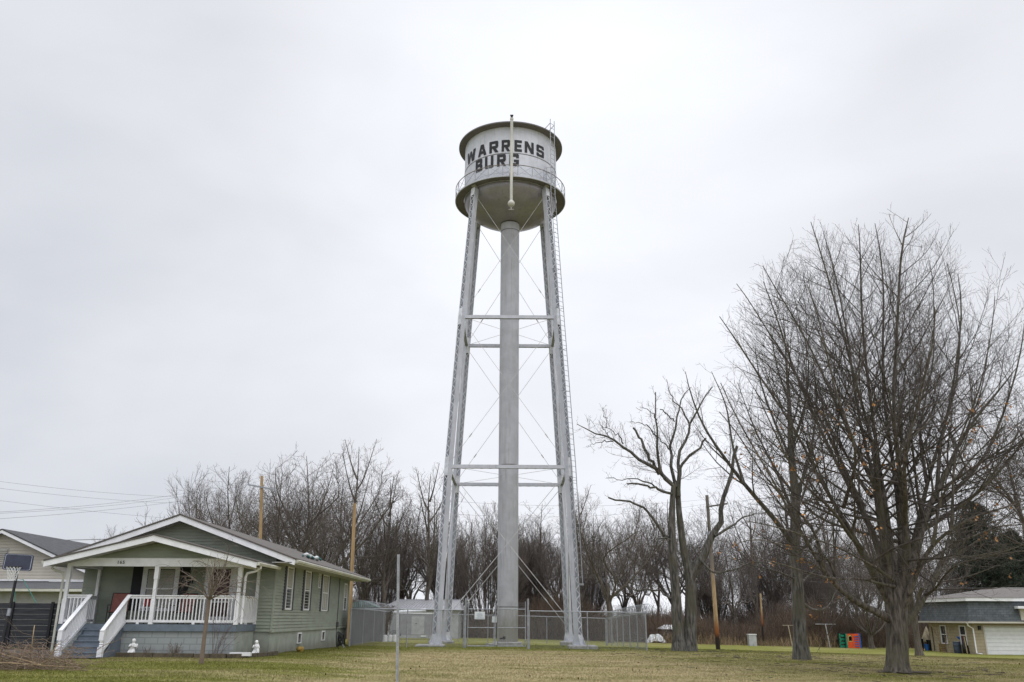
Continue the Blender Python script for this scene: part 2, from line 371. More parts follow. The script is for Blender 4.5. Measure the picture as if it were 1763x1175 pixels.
class MB:
    """collects shapes in world coordinates and links them as ONE mesh object"""

    def __init__(s): s.v = []; s.f = []; s.uv = []; s.mi = []; s.cur = 0

    def add(s, vs, fs, uvs=None):
        b = len(s.v); s.v += [tuple(v) for v in vs]
        for i, f in enumerate(fs): s.f.append(tuple(b + j for j in f)); s.uv.append(uvs[i] if uvs else None); s.mi.append(s.cur)
        return s

    def box(s, x0, x1, y0, y1, z0, z1):
        vs = [(x, y, z) for z in (z0, z1) for y in (y0, y1) for x in (x0, x1)]
        fs = [(0, 2, 3, 1), (4, 5, 7, 6), (0, 1, 5, 4), (2, 6, 7, 3), (0, 4, 6, 2), (1, 3, 7, 5)]
        return s.add(vs, fs, [[boxuv(vs[j], k) for j in f] for k, f in enumerate(fs)])

    def bar(s, a, b, w, h, up=(0, 0, 1), side=None):
        a, b = Vector(a), Vector(b); d = (b - a)
        if d.length < 1e-6: return s
        d.normalize(); u = Vector(up)
        if side is not None: sd_ = Vector(side); sd_ = (sd_ - d * sd_.dot(d)).normalized()
        else:
            if abs(d.dot(u)) > .999: u = Vector((0, 1, 0))
            sd_ = d.cross(u).normalized()
        u = sd_.cross(d).normalized()
        vs = [p + sd_ * (i * w / 2) + u * (j * h / 2) for p in (a, b) for i, j in ((-1, -1), (1, -1), (1, 1), (-1, 1))]
        return s.add(vs, [(3, 2, 1, 0), (4, 5, 6, 7), (0, 1, 5, 4), (1, 2, 6, 5), (2, 3, 7, 6), (3, 0, 4, 7)])

    def tube(s, pts, r, n=6, caps=True):
        pts = [Vector(p) for p in pts]; rs = r if isinstance(r, (list, tuple)) else [r] * len(pts); vs = []; fs = []
        for i, p in enumerate(pts):
            d = (pts[min(i + 1, len(pts) - 1)] - pts[max(i - 1, 0)]).normalized()
            if i == 0:
                u = d.cross(Vector((0, 0, 1)) if abs(d.z) < .9 else Vector((1, 0, 0))).normalized()
            else: u = (u - d * u.dot(d)).normalized()
            w = d.cross(u)
            vs += [p + (u * math.cos(2 * math.pi * k / n) + w * math.sin(2 * math.pi * k / n)) * rs[i] for k in range(n)]
        for i in range(len(pts) - 1):
            for k in range(n): fs.append((i * n + k, i * n + (k + 1) % n, (i + 1) * n + (k + 1) % n, (i + 1) * n + k))
        if caps: fs.append(tuple(range(n))[::-1]); fs.append(tuple(range((len(pts) - 1) * n, len(pts) * n)))
        return s.add(vs, fs)

    def lathe(s, c, prof, n=64, a0=0, a1=2 * math.pi):
        full = abs(a1 - a0) > 6.28; m = n if full else n + 1; vs = []; fs = []
        for r, z in prof:
            for k in range(m):
                a = a0 + (a1 - a0) * k / n; vs.append((c[0] + r * math.cos(a), c[1] + r * math.sin(a), c[2] + z))
        for i in range(len(prof) - 1):
            for k in range(n):
                k2 = (k + 1) % m; fs.append((i * m + k, i * m + k2, (i + 1) * m + k2, (i + 1) * m + k))
        return s.add(vs, fs)

    def quad(s, a, b, c, d, u=None):
        return s.add([a, b, c, d], [(0, 1, 2, 3)], [u] if u else None)

    def slab(s, poly, off):
        """polygon extruded by the vector off"""
        n = len(poly); off = Vector(off); vs = [Vector(p) for p in poly] + [Vector(p) + off for p in poly]
        fs = [tuple(range(n))[::-1], tuple(range(n, 2 * n))] + [(i, (i + 1) % n, n + (i + 1) % n, n + i) for i in range(n)]
        return s.add(vs, fs)

    def build(s, name, m, parent=None, smooth=False, mats=None):
        me = bpy.data.meshes.new(name); me.from_pydata(s.v, [], s.f)
        if any(u is not None for u in s.uv):
            lay = me.uv_layers.new(name='UV')
            for p, u in zip(me.polygons, s.uv):
                if u:
                    for li, c in zip(p.loop_indices, u): lay.data[li].uv = c
        for mm in (mats or [m]): me.materials.append(mm)
        if mats:
            for p, i in zip(me.polygons, s.mi): p.material_index = i
        if smooth:
            for p in me.polygons: p.use_smooth = True
            if smooth != 'all': me.set_sharp_from_angle(angle=R_(35))
        o = bpy.data.objects.new(name, me); COL.objects.link(o); adopt(o, parent)
        return o


def boxuv(v, k):
    return ((v[0], v[1]), (v[0], v[1]), (v[0], v[2]), (v[0], v[2]), (v[1], v[2]), (v[1], v[2]))[k]


def copy_tree(o, parent=None):
    c = o.copy(); COL.objects.link(c)
    if parent is not None: c.parent = parent
    for ch in list(o.children): copy_tree(ch, c)
    return c


def siding(mb, axis, fixed, lims, z0, z1, lap=0.1, out=-1):
    z = z0
    while z < z1 - 1e-4:
        zt = min(z + lap, z1); a0, a1 = lims(z); b0, b1 = lims(zt)
        if a1 - a0 > 0.02:
            if b1 - b0 < 0: b0 = b1 = (b0 + b1) / 2
            p, q = fixed + out * 0.030, fixed + out * 0.001
            if axis == 'x':
                A, B, C, D_ = (a0, p, z), (a1, p, z), (b1, q, zt), (b0, q, zt); E_, F_ = (a0, q, z), (a1, q, z)
            else:
                A, B, C, D_ = (p, a0, z), (p, a1, z), (q, b1, zt), (q, b0, zt); E_, F_ = (q, a0, z), (q, a1, z)
            mb.quad(A, B, C, D_); mb.quad(E_, F_, B, A)
        z = zt

# ------------------------------------------------------------------ ground


def grid_sheet(name, xs, ys, zf, m, kind='structure'):
    X, Y = np.meshgrid(xs, ys); Z = zf(X, Y); V = np.stack([X, Y, Z], -1).reshape(-1, 3)
    nx, ny = len(xs), len(ys); i = np.arange(nx - 1)[None, :] + nx * np.arange(ny - 1)[:, None]; i = i.ravel()
    o = np_obj(name, V, np.stack([i, i + 1, i + nx + 1, i + nx], -1), m, smooth=True); tag(o, kind=kind); return o


def lumps(X, Y): return 0.012 * np.sin(X * 1.7 + np.sin(Y * 1.1) * 2) * np.sin(Y * 1.3 + X * .4)


xs = np.concatenate([-np.geomspace(60, 900, 14)[::-1], np.arange(-59, 60, 0.8), np.geomspace(60, 900, 14)])
ys = np.concatenate([[-300, -120, -40], np.arange(-10, 130, 0.8), np.geomspace(132, 1500, 18)])
grid_sheet('ground', xs, ys, lambda X, Y: terr(X, Y) + lumps(X, Y), M['lawn'])


def grass_blades(n=560000):
    # short winter sward, thickest where the camera stands closest
    Y = 15.5 + 38 * RNG.random(n * 2) ** 1.2; X = (RNG.random(n * 2) * 2 - 1) * (0.64 * Y + 1)
    ok = ~((X < -9.0) & (Y > 29.3) & (Y < 48) & (X > -16)); ok &= ~((X < -12.7) & (Y > 27.9)); ok &= ~((X < -11.5) & (Y < 21.5) & (X > -15.5) & (Y > 27))
    X, Y = X[ok][:n], Y[ok][:n]; n = len(X)
    Z = terr(X, Y) + lumps(X, Y) - 0.004
    h = (0.018 + 0.036 * RNG.random(n) ** 1.6); w = 0.0028 + 0.003 * RNG.random(n) + Y * 8e-5
    a = RNG.random(n) * 2 * np.pi; lean = RNG.normal(0, 0.022, (n, 2))
    c, s = np.cos(a) * w, np.sin(a) * w
    V = np.empty((n, 3, 3)); V[:, 0] = np.stack([X - c, Y - s, Z], -1); V[:, 1] = np.stack([X + c, Y + s, Z], -1)
    V[:, 2] = np.stack([X + lean[:, 0], Y + lean[:, 1], Z + h], -1)
    o = np_obj('grass', V.reshape(-1, 3), np.arange(3 * n).reshape(-1, 3), M['blades'])
    tag(o, 'short dry winter grass of the front lawn', 'grass', kind='stuff')


grass_blades()


def litter(n=700):
    Y = 21 + 55 * RNG.random(n) ** 1.2; X = (RNG.random(n) * 2 - 1) * 0.62 * Y
    ok = ~((X < -8.3) & (Y > 29)); X, Y = X[ok], Y[ok]; n = len(X); Z = terr(X, Y) + 0.03
    a = RNG.random(n) * 6.28; r = 0.012 + 0.02 * RNG.random(n); V = np.empty((n, 4, 3))
    for k in range(4):
        t = a + k * np.pi / 2; V[:, k] = np.stack([X + r * np.cos(t), Y + r * np.sin(t), Z + RNG.normal(0, .02, n)], -1)
    tag(np_obj('fallen_leaves', V.reshape(-1, 3), np.arange(4 * n).reshape(-1, 4), M['litter']), 'brown leaves fallen over the lawn', 'leaves', kind='stuff')


litter()
def fallen_twigs(n=260):
    rg = np.random.default_rng(77); c = np.array([[11.9, 29], [12.0, 37.5], [9.0, 46.0]])[rg.integers(0, 3, n)]; X = c[:, 0] + rg.normal(0, 3.2, n); Y = c[:, 1] + rg.normal(0, 3.0, n); a = rg.random(n) * 6.28; Ls = rg.uniform(.1, .45, n)
    P = np.empty((n, 4, 3))
    for k in range(4):
        x = X + np.cos(a + .25 * k) * Ls * k / 3; y = Y + np.sin(a + .25 * k) * Ls * k / 3; P[:, k] = np.stack([x, y, terr(x, y) + .025 + .02 * rg.random(n)], -1)
    V, Q = tubes_np(P, np.full((n, 4), .009), 3); tag(np_obj('fallen_twigs', V, Q, M['twig']), 'fallen twigs scattered under the bare trees', 'twigs', kind='stuff')


# asphalt apron by the house steps
mb = MB(); ap = [(-22, 27.5), (-14.6, 27.2), (-12.75, 27.85), (-12.75, 28.6), (-14.4, 29.2), (-15.3, 30.5), (-15.9, 34), (-24, 34)]
mb.add([(x, y, float(terr(x, y)) + .03) for x, y in ap], [tuple(range(len(ap)))]); tag(mb.build('driveway', M['asphalt']), kind='structure')
# packed track behind the fence
mb = MB(); t0 = [(x, 66 + .2 * math.sin(x)) for x in np.arange(-10, 8, 1.0)]
for (xa, ya), (xb, yb) in zip(t0, t0[1:]):
    mb.quad(*[(x, y, float(terr(x, y)) + .03) for x, y in ((xa, ya), (xb, yb), (xb, yb + .8), (xa, ya + .8))])
tag(mb.build('path', mat('pale_track', (0.36, 0.33, 0.25), .9)), kind='structure')

# ------------------------------------------------------------------ trees


def unit(v): return v / np.maximum(np.linalg.norm(v, axis=-1, keepdims=True), 1e-9)


def tubes_np(P, R, n):
    """P (N,K,3), R (N,K) -> verts, quads of N open tubes"""
    Nn, K, _ = P.shape
    T = np.empty_like(P); T[:, 1:-1] = P[:, 2:] - P[:, :-2]; T[:, 0] = P[:, 1] - P[:, 0]; T[:, -1] = P[:, -1] - P[:, -2]; T = unit(T)
    ref = np.zeros_like(T); ax = np.abs(T[:, 0]).argmin(1); ref[np.arange(Nn), :, :] = np.eye(3)[ax][:, None, :]
    U = unit(np.cross(T, ref)); Wv = np.cross(T, U)
    a = 2 * np.pi * np.arange(n) / n
    V = P[:, :, None] + R[:, :, None, None] * (U[:, :, None] * np.cos(a)[:, None] + Wv[:, :, None] * np.sin(a)[:, None])
    i = (np.arange(Nn) * K * n)[:, None, None] + (np.arange(K - 1) * n)[None, :, None]; k = np.arange(n)[None, None, :]; k2 = (k + 1) % n
    Q = np.stack([i + k, i + k2, i + n + k2, i + n + k], -1).reshape(-1, 4)
    return V.reshape(-1, 3), Q


def resample(pts, rad, K):
    pts = np.array(pts, float); rad = np.array(rad, float); n = len(pts)
    t = np.concatenate([[0], np.cumsum(np.linalg.norm(np.diff(pts, axis=0), axis=1))]); t /= t[-1]
    e = np.vstack([2 * pts[0] - pts[1], pts, 2 * pts[-1] - pts[-2]]); out = []
    for u in np.linspace(0, 1, K):
        i = min(max(np.searchsorted(t, u, side='right') - 1, 0), n - 2); s = (u - t[i]) / (t[i + 1] - t[i])
        p0, p1, p2, p3 = e[i], e[i + 1], e[i + 2], e[i + 3]
        out.append(.5 * (2 * p1 + (p2 - p0) * s + (2 * p0 - 5 * p1 + 4 * p2 - p3) * s * s + (3 * p1 - p0 - 3 * p2 + p3) * s ** 3))
    return np.array(out), np.interp(np.linspace(0, 1, K), t, rad)


def spawn(P, R, rng, dens, t0, ang, ratio, K, trop, wig, rr, lmin, lmax, env=None, slender=0.014, t1=1.0, rmin=0.004, uptip=0.0):
    seg = np.linalg.norm(np.diff(P, axis=1), axis=2); Lp = seg.sum(1)
    cnt = np.maximum(1, np.round(dens * Lp * (t1 - t0) * (0.8 + .4 * rng.random(len(Lp))))).astype(int)
    idx = np.repeat(np.arange(len(P)), cnt); first = np.cumsum(cnt) - cnt; j = np.arange(len(idx)) - first[idx]
    t = t0 + (t1 - t0) * (j + rng.random(len(idx))) / cnt[idx]; t = np.clip(t, 0, 0.999)
    Kp = P.shape[1]; u = t * (Kp - 1); i = u.astype(int); f = (u - i)[:, None]
    pos = P[idx, i] * (1 - f) + P[idx, i + 1] * f; rp = R[idx, i] * (1 - f[:, 0]) + R[idx, i + 1] * f[:, 0]
    T = unit(P[idx, i + 1] - P[idx, i]); ref = np.eye(3)[np.abs(T).argmin(1)]; U = unit(np.cross(T, ref)); Wv = np.cross(T, U)
    az = j * 2.4 + rng.random(len(idx)) * 1.6 + idx * 1.3
    an = np.radians(rng.normal(ang[0], ang[1], len(idx)))[:, None]
    D = unit(T * np.cos(an) + np.sin(an) * (U * np.cos(az)[:, None] + Wv * np.sin(az)[:, None]))
    ln = Lp[idx] * ratio * (1.15 - 0.75 * t) * (0.6 + 0.7 * rng.random(len(idx))); ln = np.clip(ln, lmin, lmax)
    if env is not None:
        mx = env(pos, D); ln = np.minimum(ln, mx * (0.75 + .3 * rng.random(len(ln)))); keep = ln > lmin * 0.45
        pos, rp, D, ln, T = pos[keep], rp[keep], D[keep], ln[keep], T[keep]
    n = len(pos); out = np.empty((n, K, 3)); out[:, 0] = pos; st = (ln / (K - 1))[:, None]
    for k in range(1, K):
        D = unit(D + np.array([0, 0, trop]) / (K - 1) * (1 + uptip * k / K) + rng.normal(0, wig, (n, 3)) / math.sqrt(K - 1))
        out[:, k] = out[:, k - 1] + D * st
    r0 = np.maximum(np.minimum(rp * rr, ln * slender), rmin); tt = np.linspace(0, 1, K)[None]
    return out, np.maximum(r0[:, None] * (1 - 0.8 * tt), rmin * 0.8)


def ell_env(c, rad, zmin=-9):
    c = np.array(c); rad = np.array(rad)

    def f(p, d):
        q = (p - c) / rad; e = d / rad; A = (e * e).sum(1); B = (q * e).sum(1); C = (q * q).sum(1) - 1
        disc = np.maximum(B * B - A * C, 0); r = np.where(C < 0, (-B + np.sqrt(disc)) / A, 0.35)
        return np.maximum(r, 0.3)
    return f


def join_tubes(parts, sides):
    Vs, Qs, b = [], [], 0
    for (P, R), n in zip(parts, sides):
        V, Q = tubes_np(P, R, n); Vs.append(V); Qs.append(Q + b); b += len(V)
    return np.vstack(Vs), np.vstack(Qs)


def flare(P, R, zg, h=0.5, k=0.5):
    R = R.copy(); d = np.clip(1 - (P[..., 2] - zg) / h, 0, 1); return R * (1 + k * d ** 2)


def finish_tree(root, L0, lv, mt, mc, sides=(12, 5, 3, 3, 3), thick=2):
    V, Q = join_tubes([L0] + lv[:thick - 1], sides[:thick]); np_obj('trunk', V, Q, mt, root, True)
    V, Q = join_tubes(lv[thick - 1:], sides[thick:thick + len(lv)]); np_obj('crown', V, Q, mc, root)


def traced(limbs, Y0, K=14):
    Ps, Rs = [], []
    for pts, r0, r1 in limbs:
        w = [at(x, y, Y0 + d) for x, y, d in pts]; n = len(w)
        p, r = resample([tuple(q) for q in w], np.linspace(r0, r1, n) if not isinstance(r0, list) else r0, K); Ps.append(p); Rs.append(r)
    return np.array(Ps), np.array(Rs)


fallen_twigs()
# --- the big tree at the right
Yb = 29.0; rg = np.random.default_rng(5)
gb = ground_at(1545, Yb)
BL = [
 [(1546, 1160, 0), (1545, 1135, 0), (1545, 1105, 0), (1544, 1075, 0), (1543, 1045, 0), (1543, 1015, 0), (1544, 985, .1)],
 [(1542, 1072, 0), (1525, 1055, 0), (1500, 1050, -.4), (1478, 1043, -.6), (1438, 1010, -1.2), (1402, 960, -1.8), (1378, 900, -2.2), (1352, 850, -2.4), (1320, 790, -2.6), (1280, 720, -2.6), (1250, 650, -2.6)],
 [(1540, 1050, 0), (1510, 1000, -.2), (1483, 943, -.5), (1462, 886, -.8), (1434, 850, -1), (1400, 770, -1.2), (1345, 680, -1.5), (1290, 600, -1.7), (1252, 540, -1.8)],
 [(1541, 1045, 0), (1518, 960, 0), (1495, 894, .2), (1475, 850, .2), (1440, 780, .3), (1405, 700, .4), (1370, 620, .5), (1335, 530, .6), (1312, 470, .6)],
 [(1542, 1040, .2), (1522, 950, .6), (1505, 880, 1), (1490, 790, 1.2), (1465, 700, 1.5), (1450, 600, 1.6), (1425, 500, 1.8), (1402, 410, 1.8)],
 [(1543, 1040, 0), (1524, 950, -.3), (1519, 894, -.5), (1511, 821, -.7), (1507, 780, -.8), (1496, 720, -.8), (1480, 640, -.8), (1455, 540, -.8), (1430, 450, -.8), (1414, 392, -.8)],
 [(1545, 1030, .2), (1530, 930, .5), (1520, 850, .8), (1510, 760, .9), (1492, 680, 1), (1484, 600, 1), (1478, 500, 1), (1470, 430, 1), (1463, 380, 1)],
 [(1548, 1030, .3), (1556, 960, .6), (1548, 880, 1), (1540, 813, 1), (1528, 740, 1.2), (1520, 640, 1.3), (1523, 540, 1.4), (1523, 460, 1.4), (1510, 388, 1.4)],
 [(1550, 1040, 0), (1566, 950, -.5), (1550, 870, -1), (1545, 800, -1.3), (1540, 700, -1.6), (1545, 600, -1.9), (1555, 500, -2), (1560, 400, -2), (1564, 378, -2)],
 [(1552, 1040, .1), (1576, 950, .5), (1592, 902, .8), (1608, 870, 1), (1632, 821, 1.2), (1652, 773, 1.4), (1685, 724, 1.5), (1720, 680, 1.6), (1752, 640, 1.6)],
 [(1550, 1020, .4), (1575, 930, 1), (1590, 850, 1.5), (1610, 780, 1.9), (1630, 700, 2.1), (1648, 600, 2.3), (1655, 520, 2.3), (1650, 470, 2.3)],
 [(1553, 1050, -.2), (1588, 959, -1), (1624, 926, -1.4), (1673, 894, -2), (1725, 880, -2.5), (1790, 860, -3)],
 [(1556, 1075, 0), (1570, 1062, .1), (1588, 1035, .5), (1608, 983, 1.2), (1640, 959, 1.8), (1685, 926, 2.3), (1763, 880, 2.8)],
 [(1540, 1010, -.3), (1483, 1001, -1.5), (1426, 1001, -2.2), (1378, 995, -2.8), (1330, 980, -3.2), (1290, 960, -3.5)],
 [(1538, 1000, -.5), (1483, 959, -1.5), (1440, 935, -2.5), (1380, 915, -3.4), (1320, 900, -4), (1280, 893, -4.4)],
 [(1550, 1010, -.3), (1600, 900, -1.2), (1650, 830, -1.9), (1700, 780, -2.4), (1750, 740, -2.8)],
 [(1548, 1000, .8), (1560, 900, 2), (1570, 800, 3), (1590, 700, 3.6), (1605, 600, 4), (1602, 520, 4.2), (1592, 440, 4.2)],
 [(1540, 1000, .8), (1500, 900, 2), (1460, 800, 3), (1400, 720, 3.6), (1350, 640, 4), (1312, 590, 4.2)],
 [(1545, 990, -.9), (1540, 880, -2), (1560, 780, -3), (1590, 680, -3.5), (1610, 580, -3.8), (1620, 510, -4)],
 [(1540, 990, -.9), (1500, 860, -2.2), (1470, 760, -3.2), (1430, 660, -3.7), (1400, 560, -4), (1375, 490, -4.2)],
 [(1542, 1015, -.3), (1500, 975, -1.4), (1430, 930, -2), (1370, 870, -2.4), (1330, 830, -2.4), (1290, 760, -2.4), (1245, 700, -2.4)],
 [(1550, 1010, .3), (1610, 940, 1.5), (1670, 870, 2.6), (1720, 800, 3.2), (1770, 740, 3.5)],
 [(1540, 1030, 0), (1490, 985, -.6), (1430, 960, -1.6), (1370, 945, -2.4), (1320, 930, -2.8), (1268, 935, -3.2)],
 [(1538, 1020, .4), (1490, 970, 1.4), (1440, 910, 2.4), (1390, 860, 3.2), (1340, 800, 3.8), (1285, 745, 4.2)],
 [(1540, 1012, -.3), (1490, 940, -1.2), (1430, 880, -2.2), (1370, 820, -3.0), (1320, 740, -3.6), (1285, 670, -3.8)],
 [(1554, 1040, 0), (1600, 1000, -1), (1650, 985, -2), (1710, 975, -3), (1770, 955, -3.6)],
 [(1552, 1030, .2), (1600, 960, 0), (1660, 930, -.3), (1720, 910, -.6), (1790, 900, -1)],
 [(1543, 1030, 0), (1490, 880, .3), (1430, 760, .6), (1368, 655, .8), (1310, 565, .9), (1272, 505, .9)],
 [(1543, 1030, 0), (1500, 860, -.5), (1450, 715, -.9), (1390, 600, -1.1), (1340, 520, -1.2), (1305, 462, -1.2)],
 [(1554, 1040, .2), (1600, 940, .6), (1640, 870, 1.0), (1685, 790, 1.4), (1722, 700, 1.6), (1745, 610, 1.7), (1752, 530, 1.7)],
 [(1554, 1040, .2), (1610, 930, .2), (1670, 860, .1), (1740, 790, 0), (1790, 700, -.2), (1810, 610, -.3)],
 [(1552, 1030, -.2), (1590, 900, -1.0), (1630, 810, -1.6), (1680, 700, -2.0), (1705, 600, -2.2), (1708, 510, -2.2)],
 [(1552, 1030, .3), (1580, 900, 1.0), (1610, 780, 1.6), (1640, 660, 1.9), (1650, 560, 2.0), (1625, 450, 2.0)],
 [(1545, 1020, .3), (1560, 940, 1.5), (1610, 860, 3), (1660, 760, 4), (1690, 680, 4.4), (1715, 610, 4.6)],
]
rads = [(0, 0)] + [(.155, .012), (.16, .012), (.17, .012), (.15, .012), (.17, .012), (.15, .012), (.16, .012), (.17, .012), (.23, .014), (.14, .012), (.13, .012), (.16, .012), (.055, .010), (.06, .010), (.08, .012), (.12, .012), (.11, .012), (.10, .012), (.09, .012), (.075, .012), (.085, .012), (.06, .010), (.085, .012), (.085, .012), (.06, .01), (.07, .01), (.10, .012), (.10, .012), (.11, .012), (.10, .012), (.09, .012), (.09, .012), (.10, .012)]
P0, R0 = traced([(l, *(([.38, .345, .33, .33, .36, .34, .2], None) if i == 0 else rads[i])) for i, l in enumerate(BL)], Yb, 16)
R0[1:] = np.maximum(R0[1:], .012)
prim = list(range(1, 13))
for j in range(15, len(P0)):        # secondary limbs fork from the nearest primary one
    q = P0[j, 5]; cand = [(np.linalg.norm(P0[i, k] - q) + .35 * abs(P0[i, k, 2] - P0[j, 3, 2]) + 3 * (P0[i, k, 2] > q[2] - .3), i, k) for i in prim for k in range(3, 9)]
    _, i, k = min(cand); np_ = np.vstack([P0[i, k][None], P0[i, k + 1][None] * .5 + P0[j, 6][None] * .5 * 1.0, P0[j, 7:]]) if False else np.vstack([P0[i, k][None], (P0[i, k] * .55 + P0[j, 7] * .45)[None] + (0, 0, -.1), P0[j, 7:]])
    r_j = min(R0[j, 0] * .95, R0[i, k] * .75); P0[j], R0[j] = resample(np_, np.linspace(r_j, .012, len(np_)), 16)
w_ = rg.normal(0, .075, (len(P0) - 1, 13, 3)); w_ = np.cumsum(w_, 1) * .6 + w_ * .15
P0[1:, 3:] += w_
for _ in range(2): P0[1:, 1:-1] = .25 * P0[1:, :-2] + .5 * P0[1:, 1:-1] + .25 * P0[1:, 2:]
R0[1:] *= (1 - .38 * np.sin(np.linspace(0, np.pi, 16)))[None]; R0[1:] = np.maximum(R0[1:], .010)
R0[0] = flare(P0[0], R0[0], gb.z, .30, .20)
ctr = at(1518, 760, Yb); top = at(1485, 385, Yb).z
env = ell_env((ctr.x + .35, Yb, ctr.z - .2), (6.3, 5.9, top - ctr.z + .25))
big = empty('maple_tree', gb, 'large bare maple with wide round crown and clustered rising limbs, tallest tree on the lawn', 'tree')
l1 = spawn(P0[1:], R0[1:], rg, 2.0, .22, (46, 12), .50, 9, .36, .17, .55, .6, 4.8, env, .0145, rmin=.007)
l2 = spawn(*l1, rg, 3.6, .20, (42, 13), .58, 7, .36, .18, .6, .3, 1.9, env, .009, rmin=.0045)
l3 = spawn(*l2, rg, 6.0, .12, (40, 14), .60, 5, .40, .2, .6, .14, .8, env, .009, rmin=.0034)
l2b = spawn(P0[1:], R0[1:], rg, 1.8, .35, (45, 14), .10, 5, .5, .2, .35, .3, .9, env, .012, rmin=.0045)
lb1 = spawn(P0[1:], R0[1:], rg, .8, .10, (68, 12), .42, 9, .10, .20, .45, .8, 3.8, env, .013, t1=.55, rmin=.007)
lb2 = spawn(*lb1, rg, 3.6, .15, (42, 12), .50, 6, .22, .2, .6, .3, 1.6, env, .010, rmin=.0045)
lb3 = spawn(*lb2, rg, 5.0, .12, (42, 14), .55, 5, .25, .2, .6, .14, .7, env, .009, rmin=.0034)
finish_tree(big, (P0, R0), [l1, l2, l3, l2b, lb1, lb2, lb3], M['bark'], M['twig'], (14, 5, 3, 3, 3, 5, 3, 3))


def add_leaves(root, P, n, rg, size=.05, band=None):
    i = rg.integers(0, len(P), n * 8); p = P[i, -1]
    if band is not None: p = p[(p[:, 2] < band[1]) & (p[:, 2] > band[0])]
    p = p[:n // 3]; p = np.repeat(p, 3, 0) + rg.normal(0, .06, (len(p) * 3, 3)); k = len(p)
    a = unit(rg.normal(0, 1, (k, 3))); b = unit(np.cross(a, rg.normal(0, 1, (k, 3)))); s = size * (0.6 + .6 * rg.random((k, 1)))
    V = np.stack([p - a * s, p + b * s * .6, p + a * s, p - b * s * .6], 1).reshape(-1, 3)
    np_obj('leaves', V, np.arange(4 * k).reshape(-1, 4), M['leafbrown'], root)


add_leaves(big, l2[0], 420, rg, .062, (1.8, 8))
# root-zone soil ring
mb = MB()
ring = [(gb.x + r * math.cos(a) * 1.0, gb.y + r * .9 * math.sin(a)) for a, r in [(k * .35, .85 + .35 * math.sin(k * 2.1)) for k in range(18)]]
mb.add([(x, y, float(terr(x, y)) + .032) for x, y in ring], [tuple(range(18))]); tag(mb.build('bare_soil', M['dirt']), kind='structure')

# --- the straight tree beside it
Y1 = 37.5; rg = np.random.default_rng(9); g1 = ground_at(1380, Y1)
T1 = [
 ([(1381, 1140, 0), (1378, 1110, 0), (1374, 1023, 0), (1368, 942, 0), (1370, 862, 0), (1362, 781, 0), (1360, 720, 0), (1355, 640, .2), (1350, 570, .3)], [.33, .28, .25, .235, .2, .15, .11, .05, .015], None),
 ([(1368, 940, 0), (1333, 894, -.4), (1281, 833, -.9), (1248, 789, -1.2), (1212, 735, -1.4), (1190, 680, -1.5), (1180, 640, -1.5)], .12, .012),
 ([(1281, 833, -.9), (1262, 770, -1), (1250, 700, -1), (1225, 640, -1)], .07, .012),
 ([(1370, 900, 0), (1340, 820, .8), (1300, 740, 1.4), (1270, 660, 1.6)], .08, .012),
 ([(1370, 860, 0), (1395, 780, .6), (1405, 700, .9), (1400, 620, 1)], .09, .012),
 ([(1366, 800, 0), (1335, 730, -.5), (1310, 660, -.8), (1300, 600, -1)], .07, .012),
 ([(1364, 770, 0), (1385, 700, -.6), (1392, 630, -.8), (1385, 580, -1)], .07, .012),
 ([(1374, 1000, 0), (1340, 985, -.8), (1300, 975, -1.5), (1250, 960, -2)], .05, .01),
 ([(1374, 1010, 0), (1400, 985, .8), (1440, 960, 1.5), (1470, 930, 2)], .05, .01),
 ([(1371, 960, 0), (1410, 910, -.6), (1440, 860, -1), (1470, 800, -1.2)], .07, .01),
 ([(1376, 1035, 0), (1400, 1050, 1.2), (1425, 1045, 2.2), (1440, 1015, 3)], .08, .01),
 ([(1358, 690, 0), (1340, 640, .3), (1330, 590, .5), (1325, 550, .5)], .05, .01)]
P0, R0 = traced(T1, Y1, 14); R0[0] = flare(P0[0], R0[0], g1.z, .3, .25)
c1 = at(1340, 790, Y1); env = ell_env((c1.x, Y1, c1.z), (5.0, 4.6, at(1345, 545, Y1).z - c1.z))
tr = empty('straight_tree', g1, 'slim straight-trunked bare tree just left of the large maple', 'tree')
l1 = spawn(P0, R0, rg, 2.0, .3, (45, 11), .36, 7, .5, .16, .5, .5, 3.2, env, rmin=.006)
l2 = spawn(*l1, rg, 3.2, .12, (40, 12), .5, 5, .4, .2, .6, .25, 1.4, env, .012, rmin=.005)
l3 = spawn(*l2, rg, 4.2, .10, (42, 12), .55, 4, .3, .2, .6, .15, .6, env, .010, rmin=.004)
finish_tree(tr, (P0, R0), [l1, l2, l3], M['barkgrey'], M['twig'], (12, 5, 3, 3)); add_leaves(tr, l2[0], 60, rg, .07, (1, 6))

# --- the twin-trunk tree with broken limbs
Y2 = 46.0; rg = np.random.default_rng(3); g2 = ground_at(1177, Y2)


def c3(l, d=0): return [(980 + x / 4.519, 600 + y / 4.519, d * i / max(1, len(l) - 1)) for i, (x, y) in enumerate(l)]


def c4(l, d=0): return [(980 + x / 3.79, 820 + y / 3.79, d * i / max(1, len(l) - 1)) for i, (x, y) in enumerate(l)]


